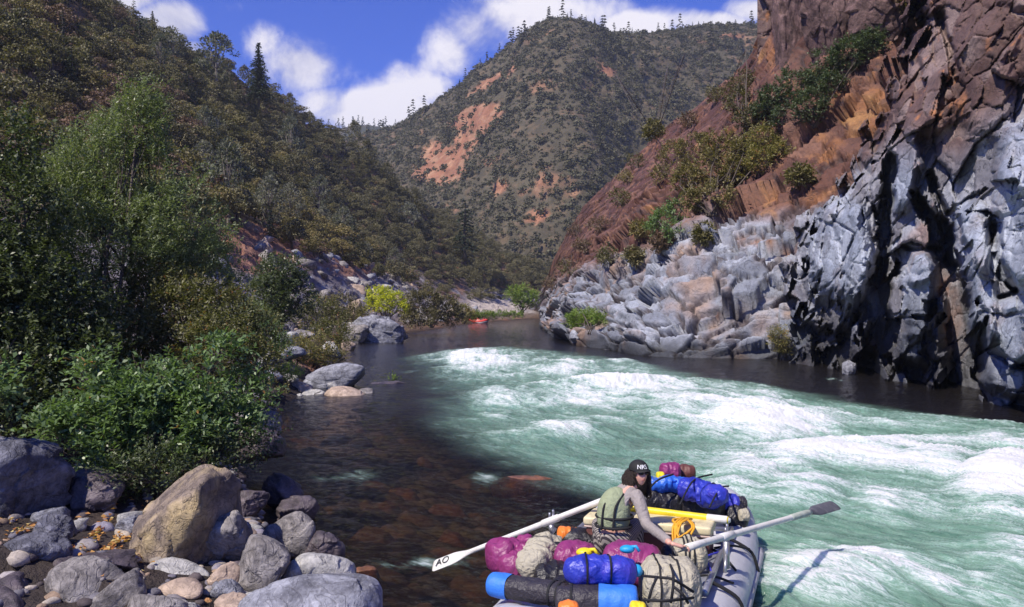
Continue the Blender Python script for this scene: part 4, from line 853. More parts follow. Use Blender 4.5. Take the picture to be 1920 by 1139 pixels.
# talus along the left bank
mask = ((LJ > 2.6) & (LJ < 4.3) & (LEFT[..., 1] > 55) & (LEFT[..., 1] < 200)).astype(float)
pt = scatter(LEFT, mask, 170, 1.4, 15); r = np.random.default_rng(16)
proto = []
for i in range(6):
    V, Fc = rock_arr(600+i, 3, 9, 12, .14); o = mesh_np('talus_rock', V, Fc, [R_LILAC, R_PALE, R_LILAC, R_TAN, R_BLUE, R_LILAC][i]); proto.append(o.data); bpy.data.objects.remove(o)
for p in pt:
    o = bpy.data.objects.new('talus_rock', proto[r.integers(6)]); COL.objects.link(o); s = .35+.9*r.random()**2
    o.location = tuple(p); o.scale = (s*1.2, s, s*.7); o.rotation_euler = (r.random(), r.random(), r.random()*6); tag(o, 'rough mauve and grey rock of the talus below the left hillside', 'rock', 'rocks strewn along the left talus')
# cliff foot and slabs
mk = [("blocky grey slab rising from the water left of the dark recess", 1240, 1440, 600, 690, 52, R_SLAB, -.45), ('leaning grey slab against the foot of the pale block', 1370, 1535, 485, 690, 49, R_SLAB, -.55)]
B('dark rock at the water where the right bank meets the bend', 1010, 1042, 560, 612, 0, R_DARK, 621, .8, z=150, rough=.2, name='bank_rock')
B('dim rounded rock at the waterline of the right bank', 1150, 1205, 610, 655, 0, R_DARK, 622, .8, z=64, name='bank_rock')
B('blue grey point of rock jutting into the river near the bend', 1066, 1120, 612, 650, 0, R_SLAB, 623, 1., z=68, name='bank_rock', rough=.14)
B('pale stone in the shadow at the cliff foot', 1578, 1606, 676, 704, 0, R_BLUE, 624, .8, z=39, name='bank_rock')
for i, (x0, x1, y0, y1, z_, lb) in enumerate([(1445, 1520, -40, 135, 74, 'dark overhanging crag on the skyline in the upper right'), (1500, 1600, -60, 110, 76, 'dark crag right of the skyline crag'), (1590, 1690, -50, 75, 72, 'shaded crag above the large dark green bush')]):
    B(lb, x0, x1, y0, y1, 0, R_CRAG, 630+i, .9, z=zg((x0+x1)/2, max(8, (y0+y1)/2), [RIGHT], 70)-3.5, name='crag', cat='crag', soft=12, rough=.22, sub=6, planes=8)
# gravel between the near boulders, and cobbles one can count
ex_ = np.interp(LEFT[..., 1], [2, 8, 13.5, 22, 31, 42], [-3.2, -1.9, -4.5, -6.8, -7.6, -9.2])
near_m = ((LEFT[..., 1] > 5.5) & (LEFT[..., 1] < 26) & (LEFT[..., 0] > -8) & (LEFT[..., 0] < ex_+.8)).astype(float)
pg = scatter(LEFT, near_m, 2600, .09, 700); r = np.random.default_rng(701); pv = []; pf_ = []; pc = []; nn_ = 0
pr_ = [rock_arr(710+i, 2, 8, 9, .08) for i in range(5)]; cols_ = np.array([(.16, .15, .17), (.30, .27, .27), (.42, .36, .30), (.10, .08, .08), (.24, .22, .26), (.34, .24, .17)])
for p in pg:
    V, Fc = pr_[r.integers(5)]; s = (.025+.07*r.random()**2.5)*1.2; a = r.random()*6.28; c_, s_ = math.cos(a), math.sin(a)
    pv.append((V*[s*1.3, s, s*.7])@np.array([[c_, s_, 0], [-s_, c_, 0], [0, 0, 1]])+p); pf_.append(Fc+nn_); nn_ += len(V); pc.append(np.tile(cols_[r.integers(6)]*(.7+.5*r.random()), (len(V), 1)))
PEB = rock_shader('pebble', True, scale=6., bump=.4, crack=5., obj=False)
tag(mesh_np('gravel', np.concatenate(pv), np.concatenate(pf_), PEB, {'albedo': np.concatenate(pc)}), 'mixed small gravel between the boulders of the near left bank', 'gravel', None, 'stuff')
pg = scatter(LEFT, near_m*(LEFT[..., 2] < 1.3), 130, .33, 702)
cob = []
for i in range(6):
    V, Fc = rock_arr(720+i, 4, 8, 10, .10); o = mesh_np('cobble', V, Fc, [R_LILAC, R_PALE, R_LILAC, R_TAN, R_BLUE, R_DARK][i]); cob.append(o.data); bpy.data.objects.remove(o)
for p in pg:
    o = bpy.data.objects.new('cobble', cob[r.integers(6)]); COL.objects.link(o); s = .09+.14*r.random()**1.6
    o.location = tuple(p-[0, 0, s*.15]); o.scale = (s*1.25, s, s*.75); o.rotation_euler = (r.random()*.5, r.random()*.5, r.random()*6); tag(o, 'cobble half buried among the larger stones of the near left bank', 'stone', 'cobbles on the near left bank')
# fallen leaves between the near stones
r = np.random.default_rng(77); q = []
for cx_, cy_, rx_, ry_, n_ in [(215, 1005, 50, 26, 420), (60, 975, 55, 22, 200), (225, 1040, 40, 12, 130), (20, 760, 30, 20, 30)]:
    for _ in range(n_):
        hit = lookup([LEFT], cx_+r.normal()*rx_, cy_+r.normal()*ry_, 12)
        if hit is not None: q.append(hit)
q = np.array(q)+r.normal(size=(len(q), 3))*[.05, .05, .012]+[0, 0, .03]
V = leaves(q, r.normal(size=(len(q), 3))*[1, 1, .2], np.array([0, 0, 1.])+r.normal(size=(len(q), 3))*.4, .04+.04*r.random(len(q)), .03+.02*r.random(len(q)))
M_LIT = leaf_mat('fallen_leaves', (.30, .10, .03), (.62, .34, .10), (.65, .50, .2), .15, .6, .2, 0)
tag(mesh_np('leaf_litter', V, qf(len(q)), M_LIT, {'tint': np.repeat(r.random(len(q)), 4)}, smooth=False), 'orange fallen leaves lying among the stones near the ochre boulder', 'fallen leaves', None, 'stuff')
# ------------------------------------------------------------------ the loaded raft
def RL(px, py, h):
    """point at height h above the water seen in direction (px, py)"""
    return P(px, py, (CAMZ-h)*F/(py-HY))
RC = np.array([1.25, 8.6, 0.]); YAW = -math.radians(20)
RX = np.array([math.cos(YAW), math.sin(YAW), 0]); RY = np.array([-math.sin(YAW), math.cos(YAW), 0]); UP = np.array([0, 0, 1.])
def L3(x, y, z): return RC+RX*x+RY*y+UP*z
ROTR = Matrix.Rotation(YAW, 4, 'Z')
M_PVC = plain('grey_raft_fabric', (.50, .50, .54), .42, .10, 5, .12, dirt=((.22, .20, .20), 5, .5), wrinkle=3)
M_PVCD = plain('worn_rub_strip', (.42, .41, .44), .6, .15, 9, .2, dirt=((.2, .19, .19), 7, .6))
M_ALU = plain('aluminium', (.42, .42, .44), .35, .1, 12, .1, metal=.7)
M_DECK = plain('deck_plate', (.30, .31, .34), .5, .15, 30, .5, metal=.3, dirt=((.2, .19, .2), 8, .5))
M_WHITE = plain('white_shaft', (.72, .70, .64), .4, .08, 8, .1, dirt=((.45, .40, .33), 9, .5))
M_CREAM = plain('worn_cream_plastic', (.66, .58, .36), .5, .1, 8, .15, dirt=((.38, .29, .18), 11, .7))
M_PINK = plain('cooler_rim', (.55, .42, .36), .5)
M_BLK = plain('black_vinyl', (.018, .016, .020), .42, .3, 5, .6, wrinkle=6)
M_WEB = plain('black_webbing', (.012, .012, .014), .8, .2, 40, .3)
M_NAVY = plain('dark_pad_cover', (.035, .03, .038), .5, .2, 12, .4, wrinkle=14)
M_BLUE = plain('blue_vinyl', (.03, .045, .42), .42, .12, 5, .5, wrinkle=7, dirt=((.12, .04, .35), 6, .35))
M_SKYB = plain('sky_blue_foam', (.04, .20, .70), .55, .1, 10, .3)
M_CYAN = plain('cyan_vinyl', (.02, .33, .62), .4, .1, 10, .3)
M_PUR = plain('purple_vinyl', (.25, .035, .14), .42, .12, 5, .5, wrinkle=6)
M_BEI = plain('beige_canvas', (.45, .41, .31), .75, .12, 7, .7, wrinkle=9, dirt=((.28, .24, .18), 7, .4))
M_YELV = plain('yellow_plastic', (.80, .62, .02), .4, .1, 8, .2)
M_YELD = plain('orange_webbing', (.72, .36, .02), .6, .15, 20, .3)
M_ORV = plain('orange_plastic', (.85, .22, .03), .45, .1, 8, .2)
M_BRNV = plain('brown_vinyl', (.14, .05, .04), .5, .2, 6, .4)
M_SKIN = plain('skin', (.70, .38, .28), .5, .06, 10, .1)
M_HAIR = plain('dark_curly_hair', (.028, .016, .011), .5, .4, 40, .8)
M_SHIRT = plain('grey_brown_shirt', (.33, .29, .27), .85, .05, 12, .35, wrinkle=16)
M_VEST = plain('olive_vest', (.30, .34, .20), .7, .12, 14, .4, wrinkle=10)
M_CAP = plain('black_cap', (.012, .012, .012), .75, .3, 30, .3)
M_LET = plain('white_lettering', (.8, .8, .8), .6, .03, 10, 0)
M_GLS = plain('dark_lens', (.01, .01, .012), .08, .1, 5, 0)
M_BBLADE = plain('dark_grey_blade', (.10, .10, .115), .6, .2, 12, .2, dirt=((.25, .24, .24), 10, .5))
m, t = material('striped_cotton'); co = t.n('ShaderNodeTexCoord').outputs['Object']
wv_ = t.n('ShaderNodeTexWave', {'Vector': co, 'Scale': 14, 'Distortion': 1.5, 'Detail': 2}, bands_direction='DIAGONAL').outputs[1]
out(t, t.n('ShaderNodeBsdfPrincipled', {'Base Color': t.ramp(wv_, [(.35, (.05, .04, .05)), (.6, (.38, .34, .30))]), 'Roughness': .9})); M_STR = m

raft = empty('raft', tuple(RC)); tag(raft, 'grey inflatable raft heaped with bags, carrying the rower in the foreground', 'raft')
def bl(mb, name, mat, parent=raft, smooth=True):
    """build a shape given in place coordinates under its thing"""
    r = parent
    while r.parent: r = r.parent
    V = np.vstack(mb.v)-np.array(r.location); mb.v = [V]
    return mb.build(name, mat, parent, smooth)
# outer tube
A0, A1, hw, rt = -2.35, 3.0, .83, .27
ang = np.linspace(0, 2*math.pi, 97); ring = []
for a in ang:
    ca, sa = math.cos(a), math.sin(a); ym = (A0+A1)/2; hl = (A1-A0)/2-rt
    e = .34; x = hw*abs(ca)**e*np.sign(ca); y = ym+hl*abs(sa)**(.62)*np.sign(sa)
    k = max(0, (y-1.5)/1.3)**1.8*.34+max(0, (-1.2-y)/1.0)**1.8*.22
    ring.append(L3(x, y, rt-.02+k))
ring = np.array(ring)
Vt, Ft = tube_np(ring, rt*(1+.004*np.sin(ang*24)), 22, cap=False)
mb = MB().add(Vt, Ft); bl(mb, 'outer_tube', M_PVC)
# rub strip down the right side
rs = [L3(1.075+.0*yy, yy, rt-.05) for yy in np.linspace(-1.9, 1.9, 20)]
bl(MB().tube(rs, .058, 10), 'rub_strip', M_PVCD)
ls = [L3(-1.075, yy, rt-.05) for yy in np.linspace(-1.7, 1.9, 20)]
bl(MB().tube(ls, .05, 10), 'rub_strip', M_PVCD)
for yy in (-1.55, 1.55): bl(MB().tube([L3(x, yy, .33) for x in np.linspace(-.72, .72, 9)], .22, 18), 'thwart', M_PVC)
bl(MB().box(L3(0, .2, .08), (1.5, 4.2, .08), ROTR, .03), 'floor', M_PVC)
# frame: side rails, cross bars, decks
mb = MB()
for sx in (-1, 1): mb.tube([L3(sx*.80, y, .60) for y in np.linspace(-.95, 1.35, 6)], .033, 10)
for yy in (-.9, -.28, .75, 1.3): mb.tube([L3(x, yy, .60) for x in (-.8, 0, .8)], .026, 10)
bl(mb, 'frame', M_ALU)
for (x, y, sx_, sy_) in [(-.62, .45, .34, 1.0), (.62, -.25, .32, 1.15), (-.62, -.5, .3, .5)]:
    bl(MB().box(L3(x, y, .575), (sx_, sy_, .025), ROTR, .005), 'deck_plate', M_DECK)
for sx, pos in ((-1, RL(1034, 976, .68)), (1, RL(1362, 1006, .86))):
    mb = MB(); b0 = pos*np.array([1, 1, 0])+UP*.55
    mb.tube([b0, pos-UP*.05], .032, 10); mb.tube([b0+RY*.14, pos-UP*.16], .018, 8); mb.tube([b0-RY*.14, pos-UP*.16], .018, 8)
    tw = bl(mb, 'oar_tower', M_ALU)
    mb = MB(); th_ = np.linspace(math.radians(-150), math.radians(-30), 4)
    mb.tube([pos+RY*.07*math.cos(q)+UP*(.07+.07*math.sin(q)) for q in np.linspace(math.pi*.85, math.pi*2.15, 12)], .014, 8)
    mb.tube([pos-UP*.1, pos-UP*.0], .017, 8); bl(mb, 'oarlock', M_ALU, tw)
# straps holding the frame to the tubes
mb = MB()
def strap_path(mb, pts, w=.018): mb.tube(resample(np.array(pts), 12), w, 6)
for yy in (-.6, .95):
    for sx in (-1, 1):
        mbs = MB(); strap_path(mbs, [L3(sx*.80, yy, .60), L3(sx*.93, yy+.02, .54), L3(sx*1.06, yy+.05, .44), L3(sx*1.12, yy+.06, .25)]); bl(mbs, 'strap', M_WEB)
for q in [(1300, 1080, 1375, 1094), (1335, 1030, 1380, 1070), (1340, 1028, 1405, 1030)]:
    mbs = MB(); a = RL(q[0], q[1], .60); b = RL(q[2], q[3], .50); strap_path(mbs, [a, lerp(a, b, .5)+UP*.03, b], .013); bl(mbs, 'strap', M_WEB)
for q in [(1300, 1060, 1350, 1035), (1320, 1045, 1335, 1075)]:
    mbs = MB(); a = RL(q[0], q[1], .62); b = RL(q[2], q[3], .62); strap_path(mbs, [a, lerp(a, b, .5)+UP*.02, b], .010); bl(mbs, 'blue_cord', M_BLUE)

# soft bags
def bag(name, label, mat, pa, pb, ra, rb_, h, seed, cat='dry bag', wr=.05, sq=2.6, straps=(), flat=.85, ends=(), group=None, band=None):
    """a stuffed roll or bag between two picture directions at height h; ra, rb_: half thickness in metres at both ends"""
    a = RL(*pa, h) if len(pa) == 2 else RL(*pa); b = RL(*pb, h) if len(pb) == 2 else RL(*pb)
    c = (a+b)/2; ax = b-a; hl = np.linalg.norm(ax)/2; ax /= 2*hl; sd = np.cross(UP, ax); sd /= np.linalg.norm(sd); up = np.cross(ax, sd)
    root = empty(name, tuple(c)); tag(root, label, cat, group)
    nu, nv = 42, 36; u_ = np.linspace(-1, 1, nu); w_ = np.linspace(0, 2*math.pi, nv, endpoint=False)
    prof = (1-np.abs(u_)**(sq*1.6))**(1/sq); prof[0] = prof[-1] = .001
    rad = lerp(ra, rb_, (u_+1)/2)*prof
    cw, sw = np.cos(w_), np.sin(w_); cw2 = np.sign(cw)*np.abs(cw)**.85; sw2 = np.sign(sw)*np.abs(sw)**.85
    V = (ax[None, None]*(u_*hl)[:, None, None]+sd*(rad[:, None]*cw2[None])[..., None]+up*(rad[:, None]*sw2[None]*flat)[..., None])
    s0 = c+V; nn = V-ax*(V@ax)[..., None]; nn /= np.maximum(np.linalg.norm(nn, axis=-1, keepdims=True), 1e-6)
    d = fbm(s0*np.array([9, 9, 5])+seed*3.3, 4, seed, ridged=True)*wr*1.4+fbm(s0*3+seed, 3, seed+5)*wr*2.
    V = V+nn*(d*prof[:, None])[..., None]
    Fq = []
    for i in range(nu-1):
        for j in range(nv): k = (j+1) % nv; Fq.append((i*nv+j, i*nv+k, (i+1)*nv+k, (i+1)*nv+j))
    o = mesh_np('body', V.reshape(-1, 3), np.array(Fq), mat, parent=root)
    def strip(t0, t1, m_, nm, off):
        ii = np.linspace(t0, t1, max(3, int(abs(t1-t0)*30))); rr = np.interp(ii, u_, rad)+off; Vs = []
        dd = np.array([[np.interp(q, u_, np.linalg.norm(V[:, j]-ax*(V[:, j]@ax)[:, None], axis=1)) for j in range(nv)] for q in ii])+off
        Vs = ax*(ii*hl)[:, None, None]+sd*(dd*cw2[None]/np.sqrt(cw2**2+sw2**2))[..., None]+up*(dd*sw2[None]/np.sqrt(cw2**2+sw2**2))[..., None]
        n_ = len(ii); f_ = [(i*nv+j, i*nv+(j+1) % nv, (i+1)*nv+(j+1) % nv, (i+1)*nv+j) for i in range(n_-1) for j in range(nv)]
        return mesh_np(nm, Vs.reshape(-1, 3), np.array(f_), m_, parent=root)
    for s_ in straps: strip(s_-.05*.17/hl, s_+.05*.17/hl, M_WEB, 'strap', .008)
    if band: strip(band[0], band[1], band[2], band[3], .006)
    for (side, m_, nm) in ends:
        mb = MB(); e = c+ax*hl*side*.98; b_ = bmesh.new(); bmesh.ops.create_uvsphere(b_, u_segments=16, v_segments=10, radius=1)
        rr = (ra if side < 0 else rb_)*.55
        bmesh.ops.transform(b_, matrix=Matrix(((ax[0]*.05, sd[0]*rr, up[0]*rr*.8, e[0]), (ax[1]*.05, sd[1]*rr, up[1]*rr*.8, e[1]), (ax[2]*.05, sd[2]*rr, up[2]*rr*.8, e[2]), (0, 0, 0, 1))), verts=b_.verts)
        mb.bm(b_); bl(mb, nm, m_, root)
    return root
def blob(name, label, mat, pc, rx, ry, h, seed, dz=.8, **kw):
    """bag with its middle seen at pc, half width rx and half height ry in photo pixels"""
    c = RL(pc[0], pc[1], h); s = c[1]/F
    return bag(name, label, mat, (pc[0]-rx, pc[1], h), (pc[0]+rx, pc[1]+kw.pop('dy', 0), h), ry*s, ry*s, h, seed, flat=kw.pop('flat', dz), **kw)
# stern pile
bag('sleeping_pad', 'dark rolled pad with a blue end, left one of the two stern rolls', M_NAVY, (917, 1094), (1066, 1118), .105, .10, .72, 1, 'rolled pad', .012, 6., straps=(.62, .8), band=(-.99, -.45, M_SKYB, 'blue_end'))
bag('sleeping_pad', 'dark rolled pad with a wide bright blue end, right one of the stern rolls', M_NAVY, (1040, 1124), (1198, 1130), .12, .13, .74, 2, 'rolled pad', .012, 6., straps=(-.6,), band=(.05, .985, M_SKYB, 'blue_end'))
blob('dry_bag', 'shiny blue dry bag with two black straps on top of the stern pile', M_BLUE, (1125, 1070), 70, 26, .93, 3, straps=(-.38, .25), wr=.03, ends=((1, M_CYAN, 'cyan_end'),))
blob('dry_bag', 'large round purple dry bag with a cyan end beside the rower', M_PUR, (1186, 1050), 54, 36, .82, 4, wr=.03, flat=.9, ends=((1, M_CYAN, 'cyan_end'),), dy=12)
blob('dry_bag', 'purple dry bag with a yellow fitting in the middle of the stern pile', M_PUR, (1080, 1044), 38, 29, .74, 5, wr=.035, dy=8)
bag('stuff_sack', 'crumpled purple sack at the left side of the stern pile', M_PUR, (925, 1052), (1002, 1026), .10, .085, .70, 6, 'sack', .08)
bag('stuff_sack', 'second crumpled purple sack lying in front of the left one', M_PUR, (950, 1068), (1000, 1040), .08, .07, .66, 61, 'sack', .08)
bag('canvas_bag', 'beige canvas bag with a black strap between two purple bags', M_BEI, (988, 1066), (1040, 1020), .11, .11, .72, 7, 'bag', .06, straps=(.1,))
blob('sack', 'large beige sack bound with black straps at the right side of the stern', M_BEI, (1256, 1098), 58, 52, .78, 8, cat='sack', wr=.045, flat=.85, straps=(-.45, .15), sq=2.2)
blob('small_bag', 'small black and cream bag near the right oar handle', M_BEI, (1292, 1042), 34, 24, .72, 9, cat='bag', wr=.05, straps=(-.4, -.2, .1))
blob('black_case', 'black soft case beside the small cream bag', M_BLK, (1262, 1045), 24, 20, .70, 10, cat='bag')
blob('orange_float', 'orange float at the bottom edge of the picture on the stern', M_ORV, (1066, 1142), 20, 14, .80, 11, cat='float', wr=.02)
blob('yellow_float', 'yellow float beside the straps of the beige sack at the bottom edge', M_YELV, (1196, 1142), 16, 11, .80, 12, cat='float', wr=.02)
blob('black_bag', 'flat black bag under the blue dry bag in the stern pile', M_BLK, (1070, 1085), 70, 24, .64, 13, cat='bag')
blob('black_bag', 'black bundle under the rolled pads at the stern', M_BLK, (1120, 1112), 90, 26, .58, 14, cat='bag')
bag('black_bag', 'black bundle between the beige canvas bag and the purple dry bag', M_BLK, (1010, 1072), (1056, 1040), .09, .09, .66, 15, 'bag', .06)
def fit(name, label, mat, px_, py_, h, r_, cat):
    c = RL(px_, py_, h); mb = MB(); b_ = bmesh.new(); bmesh.ops.create_uvsphere(b_, u_segments=16, v_segments=10, radius=1); bmesh.ops.scale(b_, vec=(r_*1.3, r_, r_*.7), verts=b_.verts); bmesh.ops.translate(b_, vec=c, verts=b_.verts); mb.bm(b_)
    mb.tube([c+RX*r_*.6+UP*r_*.4, c+RX*r_*1.5+UP*r_*.6, c+RX*r_*2.1-UP*r_*.2], r_*.3, 8)
    o = bl(mb, name, mat, empty('tmp', tuple(c))); tmp = o.parent; o.parent = None; o.location = tmp.location; bpy.data.objects.remove(tmp); tag(o, label, cat); return o
fit('yellow_fitting', 'bright yellow fitting on the purple dry bag in the middle of the stern pile', M_YELV, 1096, 1036, .93, .058, 'fitting')
fit('cyan_buckle', 'cyan folded buckle on top of the round purple dry bag', M_CYAN, 1176, 1030, 1.04, .05, 'buckle')
# net of straps over the beige sack
mb = MB(); c0 = RL(1256, 1098, .78)
for pts in ([(1206, 1085, .98), (1235, 1088, 1.02), (1262, 1092, 1.03), (1300, 1115, .9)], [(1256, 1062, .95), (1262, 1080, 1.02), (1262, 1105, 1.02), (1258, 1135, .9)], [(1232, 1088, 1.02), (1222, 1110, 1.0), (1215, 1135, .9)], [(1262, 1105, 1.02), (1280, 1120, .98), (1290, 1136, .9)], [(1205, 1130, .92), (1250, 1132, .95), (1300, 1126, .88)]):
    mb.tube(resample(np.array([RL(*q)+UP*.02 for q in pts]), 12), .011, 6)
o = bl(mb, 'strap_net', M_WEB, empty('tmp', tuple(c0))); tm = o.parent; o.parent = None; o.location = tm.location; bpy.data.objects.remove(tm); tag(o, 'black straps crossing over the large beige sack at the stern', 'straps')
# bow pile
blob('duffel_bag', 'large shiny black bag in the bow, directly behind the yellow tube on the left', M_BLK, (1232, 940), 50, 28, .80, 20, wr=.05, cat='bag', flat=.95)
blob('duffel_bag', 'large shiny black bag in the bow, right one behind the yellow tube', M_BLK, (1308, 942), 50, 30, .78, 21, wr=.05, cat='bag', flat=.95)
blob('dry_bag', 'light blue folded bag lying on top of the black bags in the bow', plain('light_blue_vinyl', (.03, .14, .62), .35, .1, 5, .5, wrinkle=8), (1252, 908), 42, 13, 1.02, 22, wr=.04, flat=.7)
blob('dry_bag', 'deep blue dry bag on top of the black bags at the right of the bow', M_BLUE, (1318, 914), 42, 12, .98, 23, wr=.07, straps=(.35,), dy=22)
blob('dry_bag', 'small deep blue bag at the right end of the bow pile', M_BLUE, (1364, 944), 22, 19, .75, 24, wr=.04)
blob('dry_bag', 'round purple bag at the very top of the bow pile', M_PUR, (1256, 886), 20, 15, 1.1, 25, wr=.03, flat=1.)
blob('dry_bag', 'small brown bag right of the round purple bag on the bow pile', M_BRNV, (1286, 887), 18, 12, 1.06, 26, wr=.03, flat=1.)
blob('yellow_bottle', 'yellow bottle beside the face of the rower on the bow pile', M_YELV, (1238, 893), 8, 9, 1.1, 27, wr=.01, cat='bottle')
blob('black_bag', 'black bag wedged under the small deep blue bag at the bow', M_BLK, (1376, 966), 24, 24, .62, 28, cat='bag')
blob('tan_pouch', 'small tan pouch on the right tube near the bow', M_BEI, (1394, 966), 11, 11, .66, 29, cat='pouch', wr=.03)
blob('rope_bag', 'coil of dark blue line at the right edge of the bow', M_NAVY, (1388, 945), 12, 10, .7, 30, cat='rope bag', wr=.06)
for k, pts in enumerate([[(1205, 935, .95), (1232, 905, 1.1), (1262, 893, 1.14)], [(1275, 950, .95), (1300, 905, 1.1), (1335, 893, 1.02)], [(1330, 955, .95), (1350, 920, 1.03), (1366, 915, .9)]]):
    mb = MB(); mb.tube(resample(np.array([RL(*q)+UP*.02 for q in pts]), 12), .011, 6); c0 = RL(*pts[1]); o = bl(mb, 'strap', M_WEB, empty('tmp', tuple(c0))); tm = o.parent; o.parent = None; o.location = tm.location; bpy.data.objects.remove(tm)
    tag(o, ['black strap over the left of the bow bags', 'black strap over the middle of the bow bags', 'black strap over the right of the bow bags'][k], 'strap')
# cooler with yellow tube and orange strap
cc = RL(1218, 978, .84); cooler = empty('cooler', tuple(cc*[1, 1, 0]+[0, 0, .5])); tag(cooler, 'long worn cream cooler lying across the raft behind the rower', 'cooler')
CR = Matrix.Rotation(YAW*1.0, 4, 'Z')
bl(MB().box(cc-UP*.19, (1.28, .40, .26), CR, .03, 3), 'box', M_BRNV, cooler)
bl(MB().box(cc-UP*.055, (1.31, .43, .022), CR, .01, 3), 'rim', M_PINK, cooler)
bl(MB().box(cc, (1.33, .45, .09), CR, .035, 4), 'lid', M_CREAM, cooler)
tb = empty('yellow_tube', tuple(RL(1255, 962, .93))); tag(tb, 'long yellow tube lying on the far edge of the cream cooler', 'tube')
pa, pb = RL(1140, 948, .92), RL(1366, 976, .90)
bl(MB().tube(resample(np.array([pa, pb]), 10), .037, 14), 'pipe', M_YELV, tb); dv = (pb-pa)/np.linalg.norm(pb-pa)
bl(MB().tube([pb-dv*.22, pb-dv*.02, pb+dv*.02], [.040, .042, .02], 14), 'white_end', M_WHITE, tb)
mb = MB(); r = np.random.default_rng(31); c0 = RL(1282, 984, .92)
for k in range(9):
    q = [c0+RX*r.normal()*.05+RY*.25, c0+RX*r.normal()*.06+UP*(.03+.03*r.random()), c0+RX*r.normal()*.07-RY*.16+UP*.01, c0+RX*(.02*r.normal()-.01*k/2)-RY*.27-UP*(.08+.12*r.random())]
    mb.tube(resample(np.array(q), 10), .010+.006*r.random(), 5)
o = bl(mb, 'orange_strap', M_YELD, empty('tmp', tuple(c0))); tm = o.parent; o.parent = None; o.location = tm.location; bpy.data.objects.remove(tm); tag(o, 'tangled orange strap hanging over the cream cooler', 'strap')
blob('orange_throw_bag', 'orange bag on the left deck plate below the left oarlock', M_ORV, (1066, 1002), 22, 9, .68, 33, cat='bag', wr=.03)
blob('seat_pad', 'black padded seat beneath the rower', M_BLK, (1112, 1016), 62, 26, .60, 34, cat='seat', wr=.03)
bag('white_paddle', 'white paddle shaft lying on the deck beside the rowers knee', M_WHITE, (1060, 992), (1132, 996), .022, .022, .68, 35, 'paddle', .0, 6.)
bag('white_pipe', 'short white pipe lying below the orange strap', M_WHITE, (1236, 1012), (1276, 1018), .028, .028, .66, 36, 'pipe', .0, 6.)

# ------------------------------------------------------------------ oars
def oar(label, tip, neck, lock, handle, bw, mblade, wrap=False, letters=None):
    root = empty('oar', tuple(lock)); tag(root, label, 'oar')
    d = (tip-handle); d /= np.linalg.norm(d); g = handle+d*.16
    mb = MB().tube(resample(np.array([g, lerp(g, neck, .5), neck+d*.12]), 9), np.linspace(.034, .028, 9), 12); bl(mb, 'shaft', M_WHITE, root)
    bl(MB().tube([handle, handle+d*.02, handle+d*.15, g], [.014, .022, .020, .024], 12), 'grip', M_BEI, root)
    bl(MB().tube([lock-d*.10, lock-d*.09, lock+d*.11, lock+d*.12], [.03, .040, .040, .03], 14), 'sleeve', M_WHITE, root)
    # blade: a thin tapering paddle, thicker along its spine
    s = np.cross(d, np.array([.15, -.55, .8])); s /= np.linalg.norm(s); nrm = np.cross(s, d); Lb = np.linalg.norm(tip-neck)
    nu = 22; V = []; prof = [min(1, .26+1.25*(f/.42)**1.3*.6) if f < .42 else 1 for f in np.linspace(0, 1, nu)]
    prof = [lerp(.34, 1, sstep(0, .34 if wrap else .55, f))*(1-.18*sstep(.95, 1, f)) for f in np.linspace(0, 1, nu)]
    for i, f in enumerate(np.linspace(0, 1, nu)):
        for q in np.linspace(0, 2*math.pi, 16, endpoint=False):
            c_, s_ = math.cos(q), math.sin(q); V.append(neck+d*Lb*f+s*bw/2*prof[i]*np.sign(c_)*abs(c_)**.8+nrm*(.026*(1-f)+.008)*s_*(1-.5*abs(c_)))
    Ff = [(i*16+j, i*16+(j+1) % 16, (i+1)*16+(j+1) % 16, (i+1)*16+j) for i in range(nu-1) for j in range(16)]
    V += [neck, tip]; n_ = len(V)
    Ff += [(n_-2, (j+1) % 16, j) for j in range(16)]+[(n_-1, (nu-1)*16+j, (nu-1)*16+(j+1) % 16) for j in range(16)]
    mb = MB().add(np.array(V), Ff); blade = bl(mb, 'blade', mblade, root)
    if wrap: bl(MB().tube([neck-d*.42, neck-d*.40, neck-d*.02, neck+d*.06], [.03, .036, .038, .03], 12), 'wrapping', plain('weathered_wrapping', (.42, .46, .38), .8, .2, 12, .5), root)
    if letters:
        cu = bpy.data.curves.new('letters', 'FONT'); cu.body = letters; cu.size = .13; cu.extrude = .0015; cu.align_x = 'CENTER'; cu.align_y = 'CENTER'
        to = bpy.data.objects.new('lettering', cu); COL.objects.link(to); bpy.context.view_layer.update()
        me = bpy.data.meshes.new_from_object(to.evaluated_get(bpy.context.evaluated_depsgraph_get())); bpy.data.objects.remove(to)
        # read from the stern: letters run along the blade
        xx = -d; zz = nrm if nrm[2] > 0 else -nrm; yy = np.cross(zz, xx); p0 = neck+d*Lb*.74+zz*.022-np.array(root.location)
        me.transform(Matrix(((xx[0], yy[0], zz[0], p0[0]), (xx[1], yy[1], zz[1], p0[1]), (xx[2], yy[2], zz[2], p0[2]), (0, 0, 0, 1))))
        me.materials.append(M_CAP); lo = bpy.data.objects.new('lettering', me); COL.objects.link(lo); lo.parent = blade
    return root
lkL, lkR = RL(1034, 976, .75), RL(1362, 1006, .93)
tipL = P(812, 1062, 9.95); hL = lkL-(tipL-lkL)/np.linalg.norm(tipL-lkL)*.82
oar('white oar on the left of the raft, its cream blade marked AO touching the water', tipL, lerp(tipL, lkL, .36), lkL, hL, .17, M_WHITE, letters='AO')
tipR = P(1568, 947, 9.9); hR = lkR-(tipR-lkR)/np.linalg.norm(tipR-lkR)*.86
oar('white oar on the right of the raft with a dark grey blade held up', tipR, lerp(tipR, lkR, .30), lkR, hR, .15, M_BBLADE, wrap=True)

